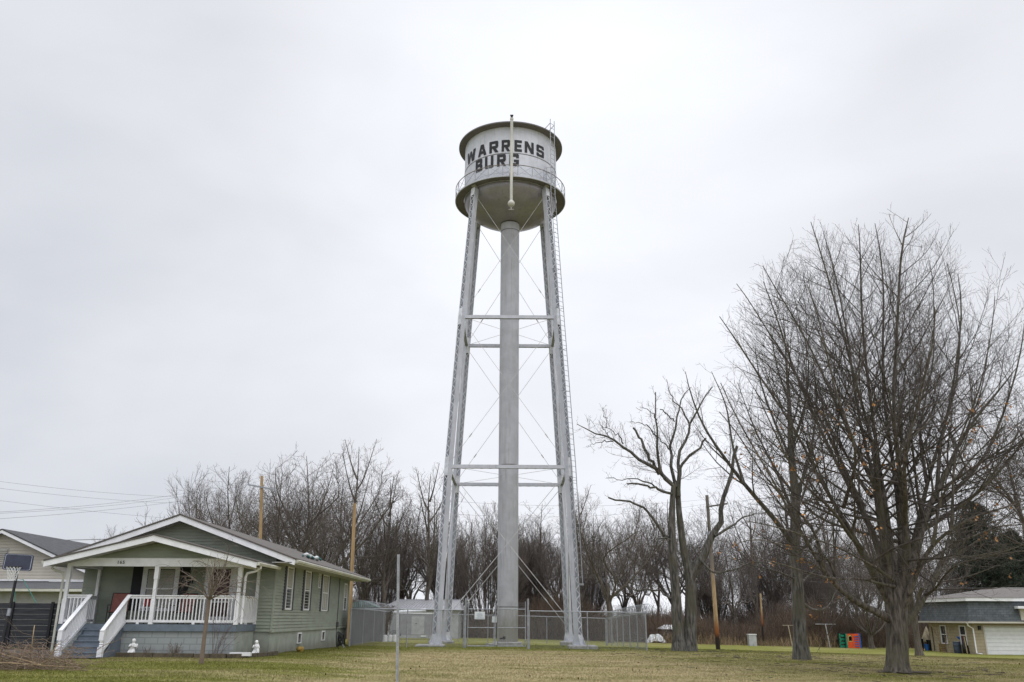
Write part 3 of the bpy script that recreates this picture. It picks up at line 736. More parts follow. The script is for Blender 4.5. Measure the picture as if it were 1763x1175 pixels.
T2 = [
 ([(1170, 1128, 0), (1168, 1100, 0), (1165, 1040, 0), (1158, 950, 0), (1157, 880, 0), (1160, 835, 0)], [.38, .30, .26, .22, .17, .13], None),
 ([(1186, 1128, .3), (1188, 1100, .3), (1189, 1040, .3), (1187, 990, .3), (1177, 945, .3), (1168, 870, .2), (1168, 828, 0)], [.40, .33, .30, .25, .20, .15, .12], None),
 ([(1188, 1000, .3), (1212, 950, .2), (1232, 915, .2), (1240, 880, 0), (1252, 835, -.2), (1269, 768, -.4)], [.24, .20, .17, .13, .10, .07], None),
 (c4([(950, 390), (1050, 340), (1130, 280), (1213, 250), (1330, 240)], 1), .09, .015),
 (c4([(850, 540), (950, 630), (1100, 590), (1213, 560), (1330, 590)], -1.5), .075, .02),
 (c3([(800, 1060), (700, 965), (600, 890), (500, 820), (400, 750), (320, 700), (240, 670), (130, 630), (60, 590)], -1), .14, .02),
 (c3([(700, 980), (640, 880), (580, 760), (500, 620)], .5), .12, .07),
 (c3([(800, 1060), (720, 985), (690, 860), (685, 700), (680, 560), (672, 340)], -.5), .13, .03),
 (c3([(830, 1080), (790, 900), (785, 780), (810, 650), (850, 480), (890, 370), (950, 300)], .8), .12, .015),
 (c3([(852, 1150), (848, 1040), (845, 930), (870, 800), (920, 700), (940, 600), (1000, 480), (1050, 390), (1115, 300)], .3), .14, .03),
 (c3([(852, 1120), (865, 970), (920, 860), (1000, 790), (1065, 700)], -.6), .11, .06),
 (c3([(820, 1140), (700, 1100), (600, 1070), (450, 1055)], -1.5), .09, .05),
 (c3([(700, 1100), (600, 1040), (480, 1020), (290, 1010)], -1.2), .06, .015),
 (c4([(655, 400), (620, 390), (560, 290), (500, 215), (380, 165), (255, 140)], -1), .11, .05),
 (c4([(665, 800), (600, 760), (450, 740), (350, 715)], .8), .08, .02),
 (c4([(690, 430), (600, 400), (530, 480), (450, 610)], -1.5), .06, .015),
 (c3([(320, 700), (270, 630), (250, 600)], 0), .03, .012),
 (c3([(420, 745), (380, 680), (330, 640), (245, 600)], .4), .05, .012),
 (c3([(340, 725), (260, 720), (210, 735), (140, 770)], -.4), .04, .01),
 (c3([(290, 615), (285, 550), (262, 460)], 0), .025, .01),
 (c3([(940, 600), (900, 510), (830, 430), (790, 370), (757, 240)], .4), .07, .015),
 (c3([(820, 570), (760, 510), (705, 475)], -.3), .05, .03),
 (c3([(685, 560), (620, 490), (520, 460)], -.3), .04, .01),
 (c3([(690, 700), (620, 620), (560, 590), (470, 570)], .5), .05, .012),
 (c3([(780, 790), (700, 700), (640, 640)], .5), .05, .015)]
P0, R0 = traced(T2, Y2, 12); R0[3:] *= .84; R0[0] = flare(P0[0], R0[0], g2.z, .3, .28); R0[1] = flare(P0[1], R0[1], g2.z, .3, .28)
P0[2:, 2:-1] += rg.normal(0, .05, (len(P0) - 2, 9, 3))
tr = empty('broken_tree', g2, 'old twin-trunked bare tree with snapped and lopped limbs right of the chain-link enclosure', 'tree')
l1 = spawn(P0[2:], R0[2:], rg, 3.6, .12, (50, 14), .27, 7, .5, .20, .3, .4, 2.1, None, .009, rmin=.007)
l2 = spawn(*l1, rg, 5.5, .12, (45, 14), .58, 5, .4, .22, .55, .25, 1.1, None, .009, rmin=.0055)
l3 = spawn(*l2, rg, 5.5, .15, (45, 14), .5, 4, .3, .25, .55, .15, .4, None, .010, rmin=.0045)
finish_tree(tr, (P0, R0), [l1, l2, l3], M['barkgrey'], M['twig'], (10, 4, 3, 3))


# --- generic bare trees of several habits, each modelled once and then repeated
def make_tree(kind, seed, loc, label, group, mt, mc, H=12.0):
    rg = np.random.default_rng(seed); root = empty('bare_tree', loc, label, 'tree', group); P, Rr = [], []; K = 12
    o = np.array(loc)

    def add(pts, r0, r1):
        p, r = resample(pts, np.linspace(r0, r1, len(pts)), K); P.append(p + o); Rr.append(r)
    s = H / 12
    if kind == 'oak':
        hb, wid, nl = 3.0, 5.4, 8
        add([(0, 0, -.2), (.1, 0, 1), (0, .1, 2), (.05, 0, hb), (.1, 0, hb + 1)], .26, .15)
        for i in range(nl):
            a = i * 2.4 + rg.random() * .8; e = rg.uniform(.35, 1.25); rr = rg.uniform(.75, 1); x, y = math.cos(a), math.sin(a)
            R1 = wid * rr * math.cos(e * .8); Z1 = hb + (H - hb) * rr * min(1, .45 + e * .45)
            add([(0, 0, hb - .6 + .1 * i), (x * R1 * .28, y * R1 * .28, hb + (Z1 - hb) * .22), (x * R1 * .6 + rg.normal() * .4, y * R1 * .6 + rg.normal() * .4, hb + (Z1 - hb) * .5), (x * R1 * .9 + rg.normal() * .3, y * R1 * .9, hb + (Z1 - hb) * .8), (x * R1, y * R1, Z1)], rg.uniform(.07, .11), .014)
        env = ell_env(o + (0, 0, H * .58), (wid, wid, H * .43)); A = (46, 14); up = .35; wig = .28
    elif kind == 'vase':
        hb, wid, nl = 2.2, 3.8, 9
        add([(0, 0, -.2), (.05, 0, 1), (0, .05, hb)], .22, .17)
        for i in range(nl):
            a = i * 2.4 + rg.random(); rr = rg.uniform(.7, 1); f = rg.uniform(.1, 1); x, y = math.cos(a) * wid * f, math.sin(a) * wid * f
            Z1 = H * rr * (1 - .25 * f)
            add([(0, 0, hb - .3), (x * .2, y * .2, hb + 1.2), (x * .5 + rg.normal() * .2, y * .5, Z1 * .5), (x * .8, y * .8 + rg.normal() * .2, Z1 * .78), (x, y, Z1)], rg.uniform(.07, .11), .014)
        env = ell_env(o + (0, 0, H * .56), (wid * 1.15, wid * 1.15, H * .45)); A = (34, 10); up = .6; wig = .16
    elif kind == 'tall':
        add([(0, 0, -.2), (.1, 0, 2), (-.1, .1, 4.5), (.15, 0, 7), (.1, -.1, 9.5), (0, 0, 11.6)], .17, .012)
        add([(0, 0, 2.6), (.7, .2, 4.5), (1.3, .2, 7), (1.5, .1, 9.8)], .12, .012)
        for i in range(9):
            a = i * 2.4; z = 3.5 + i * .75; r = rg.uniform(1.4, 2.8) * (1 - i * .05)
            add([(0, 0, z), (math.cos(a) * r * .4, math.sin(a) * r * .4, z + .9), (math.cos(a) * r, math.sin(a) * r, z + 2.6 + rg.random())], .07, .014)
        env = ell_env(o + (0.4, 0, H * .6), (3.4, 3.4, H * .42)); A = (40, 12); up = .5; wig = .22
    elif kind == 'brushy':
        for i in range(34):
            a = rg.random() * 6.28; f = math.sqrt(rg.random()); x, y = math.cos(a) * 3.6 * f, math.sin(a) * 3.6 * f; Z1 = H * rg.uniform(.72, 1) * (1 - .28 * f * f)
            add([(x * .15, y * .15, -.2), (x * .45, y * .45, Z1 * .25), (x * .8 + rg.normal() * .15, y * .8, Z1 * .6), (x, y, Z1)], .07, .01)
        env = ell_env(o + (0, 0, H * .5), (4.2, 4.2, H * .52)); A = (24, 8); up = .5; wig = .12
    elif kind == 'fan':
        hb, wid = 1.4, 4.6
        add([(0, 0, -.2), (.1, 0, .7), (0, 0, hb)], .26, .2)
        for i in range(10):
            a = i * 2.4; f = rg.uniform(.35, 1); x, y = math.cos(a) * wid * f, math.sin(a) * wid * f; Z1 = H * rg.uniform(.8, 1) * (1 - .3 * f)
            add([(0, 0, hb - .3), (x * .35, y * .35, Z1 * .3), (x * .75, y * .75, Z1 * .68), (x, y, Z1)], rg.uniform(.08, .12), .012)
        env = ell_env(o + (0, 0, H * .55), (wid * 1.1, wid * 1.1, H * .46)); A = (32, 9); up = .35; wig = .14
    P, Rr = np.array(P), np.array(Rr)
    Rr[0] = flare(P[0], Rr[0], loc[2], .4, .3)
    d = {'brushy': (1.2, 3.0, 3.6)}.get(kind, (2.3, 3.4, 4.4))
    src = P if kind == 'brushy' else P[1:]; srr = Rr if kind == 'brushy' else Rr[1:]
    l1 = spawn(src, srr, rg, d[0], .2, A, .42, 8, up, wig, .5, .5, 4.0, env, .011, rmin=.010)
    l2 = spawn(*l1, rg, d[1] * 1.15, .12, A, .54, 6, up, wig * .9, .6, .35, 2.0, env, .009, rmin=.008)
    l3 = spawn(*l2, rg, d[2] * 1.35, .10, (A[0] + 2, A[1]), .65, 5, up * .8, wig * .8, .6, .3, 1.2, env, .007, rmin=.006)
    finish_tree(root, (P, Rr), [l1, l2, l3], mt, mc, (8, 4, 3, 3))
    return root

# placements: (kind, photo x, distance, photo y of the top, label)
G_L = 'bare trees behind the green house'; G_W = 'bare trees of the wood behind the lawn'
W_L = 'bare tree rising behind the house and the chain-link enclosure'; W_W = 'bare grey-brown tree standing in the wood behind the lawn'
protos = {}
for k, kind in enumerate(('oak', 'vase', 'tall', 'brushy', 'fan')):
    pale = kind in ('vase',)
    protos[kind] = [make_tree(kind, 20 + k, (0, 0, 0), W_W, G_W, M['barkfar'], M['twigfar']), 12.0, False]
PL = [
 ('fan', 345, 118, 786, 'pale bare tree with fanned limbs behind the ridge of the green house', G_L), ('tall', 600, 90, 765, None, G_L), ('fan', 190, 150, 898, 'distant low bare treetop showing over the left roof slope', G_L),
 ('oak', 400, 100, 800, None, G_L), ('oak', 470, 78, 778, 'dark gnarled bare tree behind the new wooden pole over the roof', G_L), ('oak', 545, 82, 750, 'tallest broad bare tree behind the right slope of the house roof', G_L),
 ('vase', 625, 88, 800, None, G_L), ('tall', 660, 86, 822, None, G_L), ('vase', 705, 95, 838, None, G_L),
 ('tall', 733, 86, 812, 'bare tree with paired leaders left of the tower leg', G_L), ('brushy', 765, 105, 900, None, G_L),
 ('brushy', 838, 90, 872, 'dense rounded thicket tree of upright stems behind the tower riser', G_W), ('brushy', 905, 98, 895, None, G_W), ('oak', 925, 100, 862, None, G_W), ('vase', 965, 94, 850, None, G_W),
 ('oak', 1049, 82, 828, 'bare oak-like tree behind the right end of the enclosure', G_W), ('tall', 1000, 105, 845, None, G_W), ('vase', 1100, 104, 850, None, G_W), ('tall', 1135, 108, 870, None, G_W),
 ('oak', 1200, 104, 860, None, G_W), ('vase', 1265, 98, 880, None, G_W), ('tall', 1305, 104, 870, None, G_W), ('oak', 1340, 110, 850, None, G_W), ('vase', 1400, 104, 860, None, G_W),
 ('tall', 1440, 112, 880, None, G_W), ('brushy', 1230, 112, 930, None, G_W), ('brushy', 1320, 108, 940, None, G_W), ('brushy', 1010, 112, 925, None, G_W),
 ('fan', 1496, 84, 900, 'mossy fork-trunked bare tree beside the orange play house', G_W), ('oak', 1540, 100, 870, None, G_W), ('fan', 1590, 92, 905, 'twiggy bare tree left of the brick garage house', G_W), ('vase', 1620, 110, 880, None, G_W),
 ('tall', 1370, 120, 845, None, G_W), ('brushy', 1400, 118, 930, None, G_W), ('fan', 1470, 118, 890, None, G_W), ('vase', 1075, 112, 865, None, G_W), ('oak', 1160, 112, 855, None, G_W), ('vase', 950, 112, 875, None, G_W), ('oak', 880, 108, 880, None, G_W), ('vase', 1335, 118, 840, None, G_W),
 ('oak', 1740, 118, 870, None, G_W), ('fan', 1420, 106, 925, None, G_W), ('vase', 515, 100, 820, None, G_L), ('oak', 690, 98, 842, None, G_L), ('brushy', 650, 104, 900, None, G_L), ('vase', 575, 96, 800, None, G_L), ('oak', 755, 98, 858, None, G_L),
]
LAND = {400: 'over the ridge, left of the first new wooden pole', 515: 'midway between the two new wooden poles', 575: 'close left of the second new wooden pole', 600: 'directly behind the second new wooden pole',
 625: 'just right of the second new wooden pole', 650: 'behind the dark shed roof', 660: 'above the slatted end of the enclosure', 690: 'behind the left end of the metal shed roof', 705: 'above the middle of the metal shed roof', 755: 'hard behind the left tower legs', 765: 'low between the left tower legs and the riser',
 880: 'partly hidden by the tower riser', 905: 'just right of the tower riser', 925: 'between the riser and the right tower legs', 935: 'low behind the right gate post', 950: 'just left of the right tower legs', 965: 'hidden partly by the right tower legs', 1000: 'just right of the tower ladder foot', 1010: 'low behind the right front fence run',
 1075: 'above the razor-wired right fence side', 1100: 'above the white tarp heap', 1135: 'just left of the twin-trunk tree, above the pale shed', 1160: 'directly behind the twin-trunk tree', 1200: 'between the twin-trunk tree and the weathered utility pole', 1230: 'low behind the foot of the weathered utility pole', 1265: 'just right of the weathered utility pole',
 1305: 'above the old grey post in the brush', 1320: 'low right of the old grey post', 1335: 'tall behind the left side of the straight tree', 1340: 'behind the left limbs of the straight tree', 1370: 'directly behind the straight tree trunk', 1400: 'just right of the straight tree trunk', 1420: 'low above the clothes-line post', 1440: 'tall above the clothes-line post', 1470: 'above the orange play house',
 1540: 'behind the maple trunk', 1620: 'above the left corner of the brick house', 1740: 'behind the dark spruces'}
HABIT = {'oak': 'spreading crooked-limbed bare tree', 'vase': 'vase-shaped bare tree', 'tall': 'slender bare tree with two leaders', 'brushy': 'dense bare thicket of upright stems', 'fan': 'fan-limbed bare tree'}
for i, (kind, px, D, ty, lab, grp) in enumerate(PL):
    g = ground_at(px, D); h = at(px, ty, D).z - g.z; pr = protos[kind]
    o = pr[0] if not pr[2] else copy_tree(pr[0]); pr[2] = True
    o.location = g; s = h / pr[1] * 1.02; o.scale = (s * (1.0 + .12 * math.sin(i * 3)), s * (1.0 + .12 * math.sin(i * 3)), s); o.rotation_euler.z = i * 1.9 + .4
    o['label'] = lab or (HABIT[kind] + ' ' + LAND[px]); o['group'] = grp
# tree behind the big one, its crown spilling over the right edge of the view
g = ground_at(1575, 50); o = copy_tree(protos['vase'][0]); del o['group']
o.location = g; o.scale = (1.0, 1.0, 1.05); o.rotation_euler.z = 2.2; o['label'] = 'bare tree close behind the maple trunk, its root flare showing to the right of it'
g = ground_at(1835, 38); o = copy_tree(protos['oak'][0]); del o['group']
o.location = g; o.scale = (1.0, 1.0, 1.12); o.rotation_euler.z = 1.2; o['label'] = 'bare tree whose branches reach in from beyond the right edge over the brick house'
# its lower dark leaning bough by the play area
for p_ in protos.values(): assert p_[2]

# undergrowth in front of the wood


def brush_mass(name, m, n, xr, yr, h, lab, kind='stuff', r=.012, lean=.25, branch=2):
    rg = np.random.default_rng(len(name) + n); Y = yr[0] + (yr[1] - yr[0]) * rg.random(n); px = xr[0] + (xr[1] - xr[0]) * rg.random(n)
    X = (px - 881.5) / 1540 * Y; Z = terr(X, Y); hh = h * (0.35 + .65 * rg.random(n)) * (0.75 + .35 * np.sin(X * .35) * np.sin(X * .13 + 1)); K = 4
    D = unit(np.stack([rg.normal(0, lean, n), rg.normal(0, lean, n), np.ones(n)], -1)); P = np.empty((n, K, 3)); P[:, 0] = np.stack([X, Y, Z - .05], -1)
    for k in range(1, K):
        D = unit(D + rg.normal(0, .12, (n, 3))); P[:, k] = P[:, k - 1] + D * (hh / (K - 1))[:, None]
    R = (r * np.linspace(1, .45, K))[None] * (0.6 + .8 * rg.random(n))[:, None]
    l1 = spawn(P, R, rg, branch, .2, (38, 14), .45, 4, .3, .2, .6, .2, 1.6, None, .012, rmin=r * .45)
    V, Q = join_tubes([(P, R), l1], (3, 3)); o = np_obj(name, V, Q, m); tag(o, lab, 'undergrowth', kind=kind)


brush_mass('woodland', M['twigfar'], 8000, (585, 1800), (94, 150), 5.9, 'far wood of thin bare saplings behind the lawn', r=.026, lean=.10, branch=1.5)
brush_mass('undergrowth', M['brush'], 30000, (585, 1640), (86, 112), 4.4, 'tangled brown brush at the edge of the wood', r=.017, lean=.3, branch=1.5)
brush_mass('weeds', M['reed'], 1500, (1120, 1440), (84, 90), 1.7, 'pale dead weeds along the edge of the lawn', r=.014, lean=.25, branch=1.2)


def conifer(px, D, ty, halfpx, label):
    g = ground_at(px, D); H = at(px, ty, D).z - g.z; Rm = halfpx / 1540 * D; root = empty('spruce_tree', g, label, 'tree', 'spruces behind the brick house'); rg = np.random.default_rng(int(px))
    MB().tube([g, g + Vector((0, 0, H * .5)), g + Vector((0, 0, H * .98))], [.3, .18, .03], 8).build('trunk', M['barkfar'], root, True)
    n = 420; t = rg.random(n) ** .8; z = .06 * H + t * .93 * H; a = rg.random(n) * 6.28; r = Rm * np.minimum(1, (1 - t) ** .52 * 1.15) * rg.uniform(.6, 1.08, n) + .15
    K = 6; u = np.linspace(0, 1, K)[None]; drop = (-.25 + .1 * t)[:, None] * r[:, None] * np.sin(u * 2.4) + .10 * r[:, None] * u ** 2
    P = np.stack([g.x + np.cos(a)[:, None] * r[:, None] * u, g.y + np.sin(a)[:, None] * r[:, None] * u, g.z + z[:, None] + drop], -1); Rr = .035 * (1 - .7 * u) * np.ones((n, 1))
    tw = spawn(P, Rr, rg, 5, .15, (60, 14), .30, 4, -.25, .15, .5, .3, 1.1, None, .02, rmin=.008)
    V, Q = join_tubes([(P, Rr), tw], (3, 3)); np_obj('limbs', V, Q, M['barkfar'], root)
    i = rg.integers(0, len(tw[0]), 120000); k = rg.integers(0, 4, len(i)); p = tw[0][i, k] + rg.normal(0, .09, (len(i), 3)); d = unit(tw[0][i, -1] - tw[0][i, 0] + rg.normal(0, .35, (len(i), 3)))
    b = unit(np.cross(d, rg.normal(0, 1, (len(i), 3)))) * .035; l = rg.uniform(.12, .30, (len(i), 1))
    V = np.stack([p - b, p + b, p + d * l], 1).reshape(-1, 3); np_obj('crown', V, np.arange(len(V)).reshape(-1, 3), M['needle'], root)


conifer(1703, 96, 862, 80, 'dark evergreen spruce behind the brick house')
conifer(1766, 104, 912, 50, 'second dark spruce, farther right behind the hip roof')

# ------------------------------------------------------------------ water tower
TX, TY = -0.165, 51.0; TZ = 0.02
tower = empty('water_tower', (TX, TY, TZ), 'tall silver water tower on four laced legs with black town lettering', 'water tower')
LEGZ = [0.12, 9.55, 18.65, 27.55]; LEGB = [3.74, 3.36, 2.84, 2.25]


def legb(z): return float(np.interp(z, LEGZ, LEGB))


def legpt(sx, sy, z, off=0.0):
    b = legb(z) + off; return Vector((TX + sx * b, TY + sy * b, z))


RC, ZB, ZT = 3.06, 27.72, 31.70
c0 = (TX, TY, 0)
tank = MB().lathe(c0, [(RC, ZB), (RC, 28.30)], 96).lathe(c0, [(RC + .006, 28.30), (RC + .006, 29.66)], 96).lathe(c0, [(RC + .012, 29.66), (RC + .012, ZT)], 96).build('tank_shell', M['tank'], tower, 'all')
MB().lathe(c0, [(RC + .012, 29.65), (RC + .022, 29.66), (RC + .022, 29.70), (RC + .012, 29.71)], 96).build('lap_seam', M['under'], tank, 'all')
bp = [(RC * math.cos(a), ZB - 1.6 * math.sin(a)) for a in np.linspace(0, 1.38, 14)]
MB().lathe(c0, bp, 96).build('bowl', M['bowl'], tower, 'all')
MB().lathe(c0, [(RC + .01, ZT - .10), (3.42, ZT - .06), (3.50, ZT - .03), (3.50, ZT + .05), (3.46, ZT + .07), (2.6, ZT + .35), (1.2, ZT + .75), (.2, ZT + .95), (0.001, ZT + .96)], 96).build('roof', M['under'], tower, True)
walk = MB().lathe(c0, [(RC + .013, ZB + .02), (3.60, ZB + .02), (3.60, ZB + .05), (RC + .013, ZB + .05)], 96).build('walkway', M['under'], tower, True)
MB().lathe(c0, [(3.602, ZB - .03), (3.66, ZB - .03), (3.66, ZB + .06), (3.63, ZB + .06), (3.602, ZB + .052)], 96).build('edge_channel', M['leg'], walk, True)
rl = MB(); NP = 24; HR = .80
for k in range(NP):
    a = 2 * math.pi * (k + .5) / NP; a2 = 2 * math.pi * (k + 1.5) / NP
    p = lambda an, z: (TX + 3.63 * math.cos(an), TY + 3.63 * math.sin(an), z)
    rl.bar(p(a, ZB + .05), p(a, ZB + HR), .045, .045); rl.bar(p(a, ZB + .1), p(a2, ZB + HR), .02, .012); rl.bar(p(a2, ZB + .1), p(a, ZB + HR), .02, .012)
rl.build('railing', M['galv'], tower)
MB().lathe(c0, [(3.61, ZB + HR - .015), (3.65, ZB + HR - .015), (3.65, ZB + HR + .02), (3.61, ZB + HR + .02), (3.61, ZB + HR - .015)], 96).build('handrail', M['rust'], tower, 'all')
# riser
MB().lathe(c0, [(.60, .12), (.60, 26.1)], 48).build('riser', M['riser'], tower, 'all')
for z in (2.05, 10.15, 19.45, 25.55): MB().lathe(c0, [(.60, z), (.613, z + .005), (.613, z + .05), (.60, z + .055)], 48).build('riser_seam', M['under'], tower, 'all')
MB().lathe(c0, [(0.001, .20), (.80, .20), (.86, .16), (.88, -.2)], 32).build('riser_base', M['concrete'], tower, True)
# legs
for sx, sy in ((-1, -1), (1, -1), (-1, 1), (1, 1)):
    rad = Vector((sx, sy, 0)).normalized(); tan = Vector((-rad.y, rad.x, 0)); lg = MB(); lc = MB()
    for i in range(3):
        za, zb = LEGZ[i], LEGZ[i + 1]; a, b = legpt(sx, sy, za), legpt(sx, sy, zb)
        if i == 0: a = a
        ax = (b - a).normalized(); rd = (rad - ax * rad.dot(ax)).normalized()
        for s in (-1, 1):
            lg.bar(a + tan * (.17 * s), b + tan * (.17 * s), .014, .30, side=tan)
            for q in (-1, 1): lg.bar(a + tan * (.17 - .025) * s + rd * (.150 * q), b + tan * (.17 - .025) * s + rd * (.150 * q), .036, .014, side=tan)
        n = int((zb - za) / .25)
        for q in (-1, 1):
            for k in range(2, n - 2):
                s = 1 if (k + (q > 0)) % 2 else -1
                p1 = a.lerp(b, k / n) + tan * (.15 * s) + rd * (.165 * q); p2 = a.lerp(b, (k + 1) / n) - tan * (.15 * s) + rd * (.165 * q)
                lc.bar(p1, p2, .036, .010, side=(p2 - p1).cross(rd))
            for (k0, k1) in ((0, 2.1), (n - 2.1, n)):
                lc.bar(a.lerp(b, k0 / n) + rd * (.166 * q), a.lerp(b, k1 / n) + rd * (.166 * q), .33, .012, side=tan)
    leg = lg.build('leg', M['leg'], tower); lc.build('lacing', M['lace'], leg)
    f = legpt(sx, sy, .12); ft = MB(); ft.box(f.x - .28, f.x + .28, f.y - .28, f.y + .28, .14, .18)
    for s in (-1, 1): ft.slab([f + tan * (.185 * s) + rad * -.30 + Vector((0, 0, .06)), f + tan * (.185 * s) + rad * .30 + Vector((0, 0, .06)), f + tan * (.185 * s) + rad * .17 + Vector((0, 0, .42)), f + tan * (.185 * s) + rad * -.17 + Vector((0, 0, .42))], tan * .015)
    ft.build('base_shoe', M['leg'], leg)
    fx = f.x - (.28 if sx < 0 else -.2); pd = MB()
    pd.lathe((fx, f.y, 0), [(0.001, .14), (.98, .14), (1.04, .10), (1.05, -.35)], 4, math.pi / 4, math.pi / 4 + 2 * math.pi)
    pd.build('footing', M['concrete'], tower)
    # head where the leg meets the shell
    h = legpt(sx, sy, 27.5); hd = MB(); hd.bar(h - Vector((0, 0, .12)), h + rad * -.02 + Vector((0, 0, .27)), .24, .24, side=tan)
    hd.bar(h + rad * -.1 + Vector((0, 0, .12)), h + rad * .18 + Vector((0, 0, .26)), .30, .05, side=tan)
    hd.build('leg_head', M['leg'], leg)
# struts and bracing
fr = [((-1, -1), (1, -1)), ((1, -1), (1, 1)), ((1, 1), (-1, 1)), ((-1, 1), (-1, -1))]
for z in LEGZ[1:3]:
    for A, B in fr:
        a, b = legpt(*A, z), legpt(*B, z); d = (b - a).normalized(); a = a - d * .18; b = b + d * .18; st = MB(); sd_ = Vector((-d.y, d.x, 0))
        st.bar(a, b, .16, .012, side=sd_)
        for s in (-1, 1): st.bar(a + sd_ * (.085 * s) - Vector((0, 0, .0)), b + sd_ * (.085 * s), .012, .20, side=sd_)
        for k in range(14):
            p1 = a.lerp(b, k / 14) - Vector((0, 0, .106)); p2 = a.lerp(b, (k + .5) / 14) - Vector((0, 0, .106)); st.bar(p1 + sd_ * .07, p2 - sd_ * .07, .035, .008); st.bar(p2 - sd_ * .07, a.lerp(b, (k + 1) / 14) - Vector((0, 0, .106)) + sd_ * .07, .035, .008)
        st.build('strut', M['leg'], tower)
    sp = MB()
    for A in ((-1, -1), (1, -1), (1, 1), (-1, 1)):
        a = legpt(*A, z + .02); sp.tube([a, Vector((TX + A[0] * .42, TY + A[1] * .42, z + .02))], .011, 5)
        B = (-A[1], A[0]); bb = legpt(*B, z + .02); sp.tube([a, Vector(((a.x + bb.x) / 2, (a.y + bb.y) / 2, z)).lerp(Vector((TX, TY, z)), .0)], .010, 4)
    sp.build('spider_rod', M['rod'], tower)
for i in range(3):
    z0, z1 = LEGZ[i] + (.75 if i == 0 else .12), LEGZ[i + 1] - (.15 if i < 2 else .35)
    for A, B in fr:
        for U, V_ in ((A, B), (B, A)):
            a, b = legpt(*U, z0), legpt(*V_, z1); r = MB(); r.tube([a, b], .018 if i == 0 else .013, 6)
            for p, q in ((a, b), (b, a)):
                r.bar(p, p + (q - p).normalized() * .35, .06, .03)
            m_ = a.lerp(b, .18); r.tube([m_, m_ + (b - a).normalized() * .25], .035, 6)
            r.build('brace_rod', M['rod'], tower)
# ladder up the front right leg and over the shell
ld = MB(); tanL = Vector((1, 1, 0)).normalized()
pts = [legpt(1, -1, z) + Vector((f_, -f_, 0)) for z, f_ in ((3.25, .27), (9.55, .28), (18.65, .30), (27.0, .42))] + [legpt(1, -1, 27.0) + Vector((.42, -.42, z)) for z in (1.2, 5.35)]
for s in (-1, 1):
    for p, q in zip(pts, pts[1:]): ld.bar(p + tanL * .19 * s, q + tanL * .19 * s, .045, .02)
for p, q in zip(pts, pts[1:]):
    n = int((q - p).length / .305)
    for k in range(n): m_ = p.lerp(q, k / n); ld.bar(m_ - tanL * .18, m_ + tanL * .18, .018, .018)
for z in np.arange(3.6, 27, 2.6):
    a = legpt(1, -1, z); 
    for s in (-1, 1): ld.bar(a + tanL * .15 * s, a + tanL * .19 * s + Vector((.27, -.27, 0)), .04, .015)
ld.bar(pts[0] - tanL * .25 + Vector((0, 0, -.05)), pts[0] + tanL * .25 + Vector((0, 0, -.05)), .05, .10)
for s in (-1, 1):
    tpp = pts[-1] + tanL * .19 * s; ld.bar(tpp - Vector((0, 0, .3)), Vector((TX + 2.35, TY - 2.2, ZT + .2)) + tanL * .19 * s, .03, .03)
ld.build('ladder', M['galv'], tower)
cg = MB(); gc = pts[3] + Vector((-.22, .22, .9))
for z in (0, .45, .9):
    q = [gc + Vector((math.cos(a) * .36, math.sin(a) * .36, z)) for a in np.linspace(0, 2 * math.pi, 13)]; cg.tube(q, .012, 4)
for a in np.linspace(0, 2 * math.pi, 7)[:-1]: cg.tube([gc + Vector((math.cos(a) * .36, math.sin(a) * .36, 0)), gc + Vector((math.cos(a) * .36, math.sin(a) * .36, .9))], .01, 4)
cg.build('ladder_cage', M['galv'], tower)
# overflow and gauge pipe with its ball
gx, gy = TX + .07, TY - 3.84; gp = MB().tube([(gx, gy, 25.85), (gx, gy, 31.68)], .095, 14)
gp.tube([(gx, gy, 31.60), (gx, gy, 31.74)], .11, 12); gp.bar((gx, gy, 27.85), (gx, gy + .2, 27.85), .26, .06); gp.bar((gx, gy, 31.6), (gx, gy + .4, 31.75), .06, .06)
gp.build('gauge_pipe', M['cream_pipe'], tower, True)
MB().lathe((gx, gy, 25.72), [(.001, .22), (.13, .18), (.21, .06), (.22, -.05), (.15, -.17), (.001, -.23)], 16).build('float_ball', M['cream_pipe'], tower, 'all')
MB().box(gx - .17, gx + .17, gy - .05, gy + .05, 25.27, 25.31).box(gx - .05, gx + .05, gy - .05, gy + .05, 25.31, 25.5).build('gauge_target', M['rust'], tower)
MB().box(gx - .10, gx + .10, gy - .06, gy + .06, 31.92, 31.97).box(gx - .04, gx + .04, gy - .04, gy + .04, 31.74, 31.92).box(gx - .07, gx + .07, gy - .06, gy + .06, 31.81, 31.85).build('vent_cap', M['black'], tower)

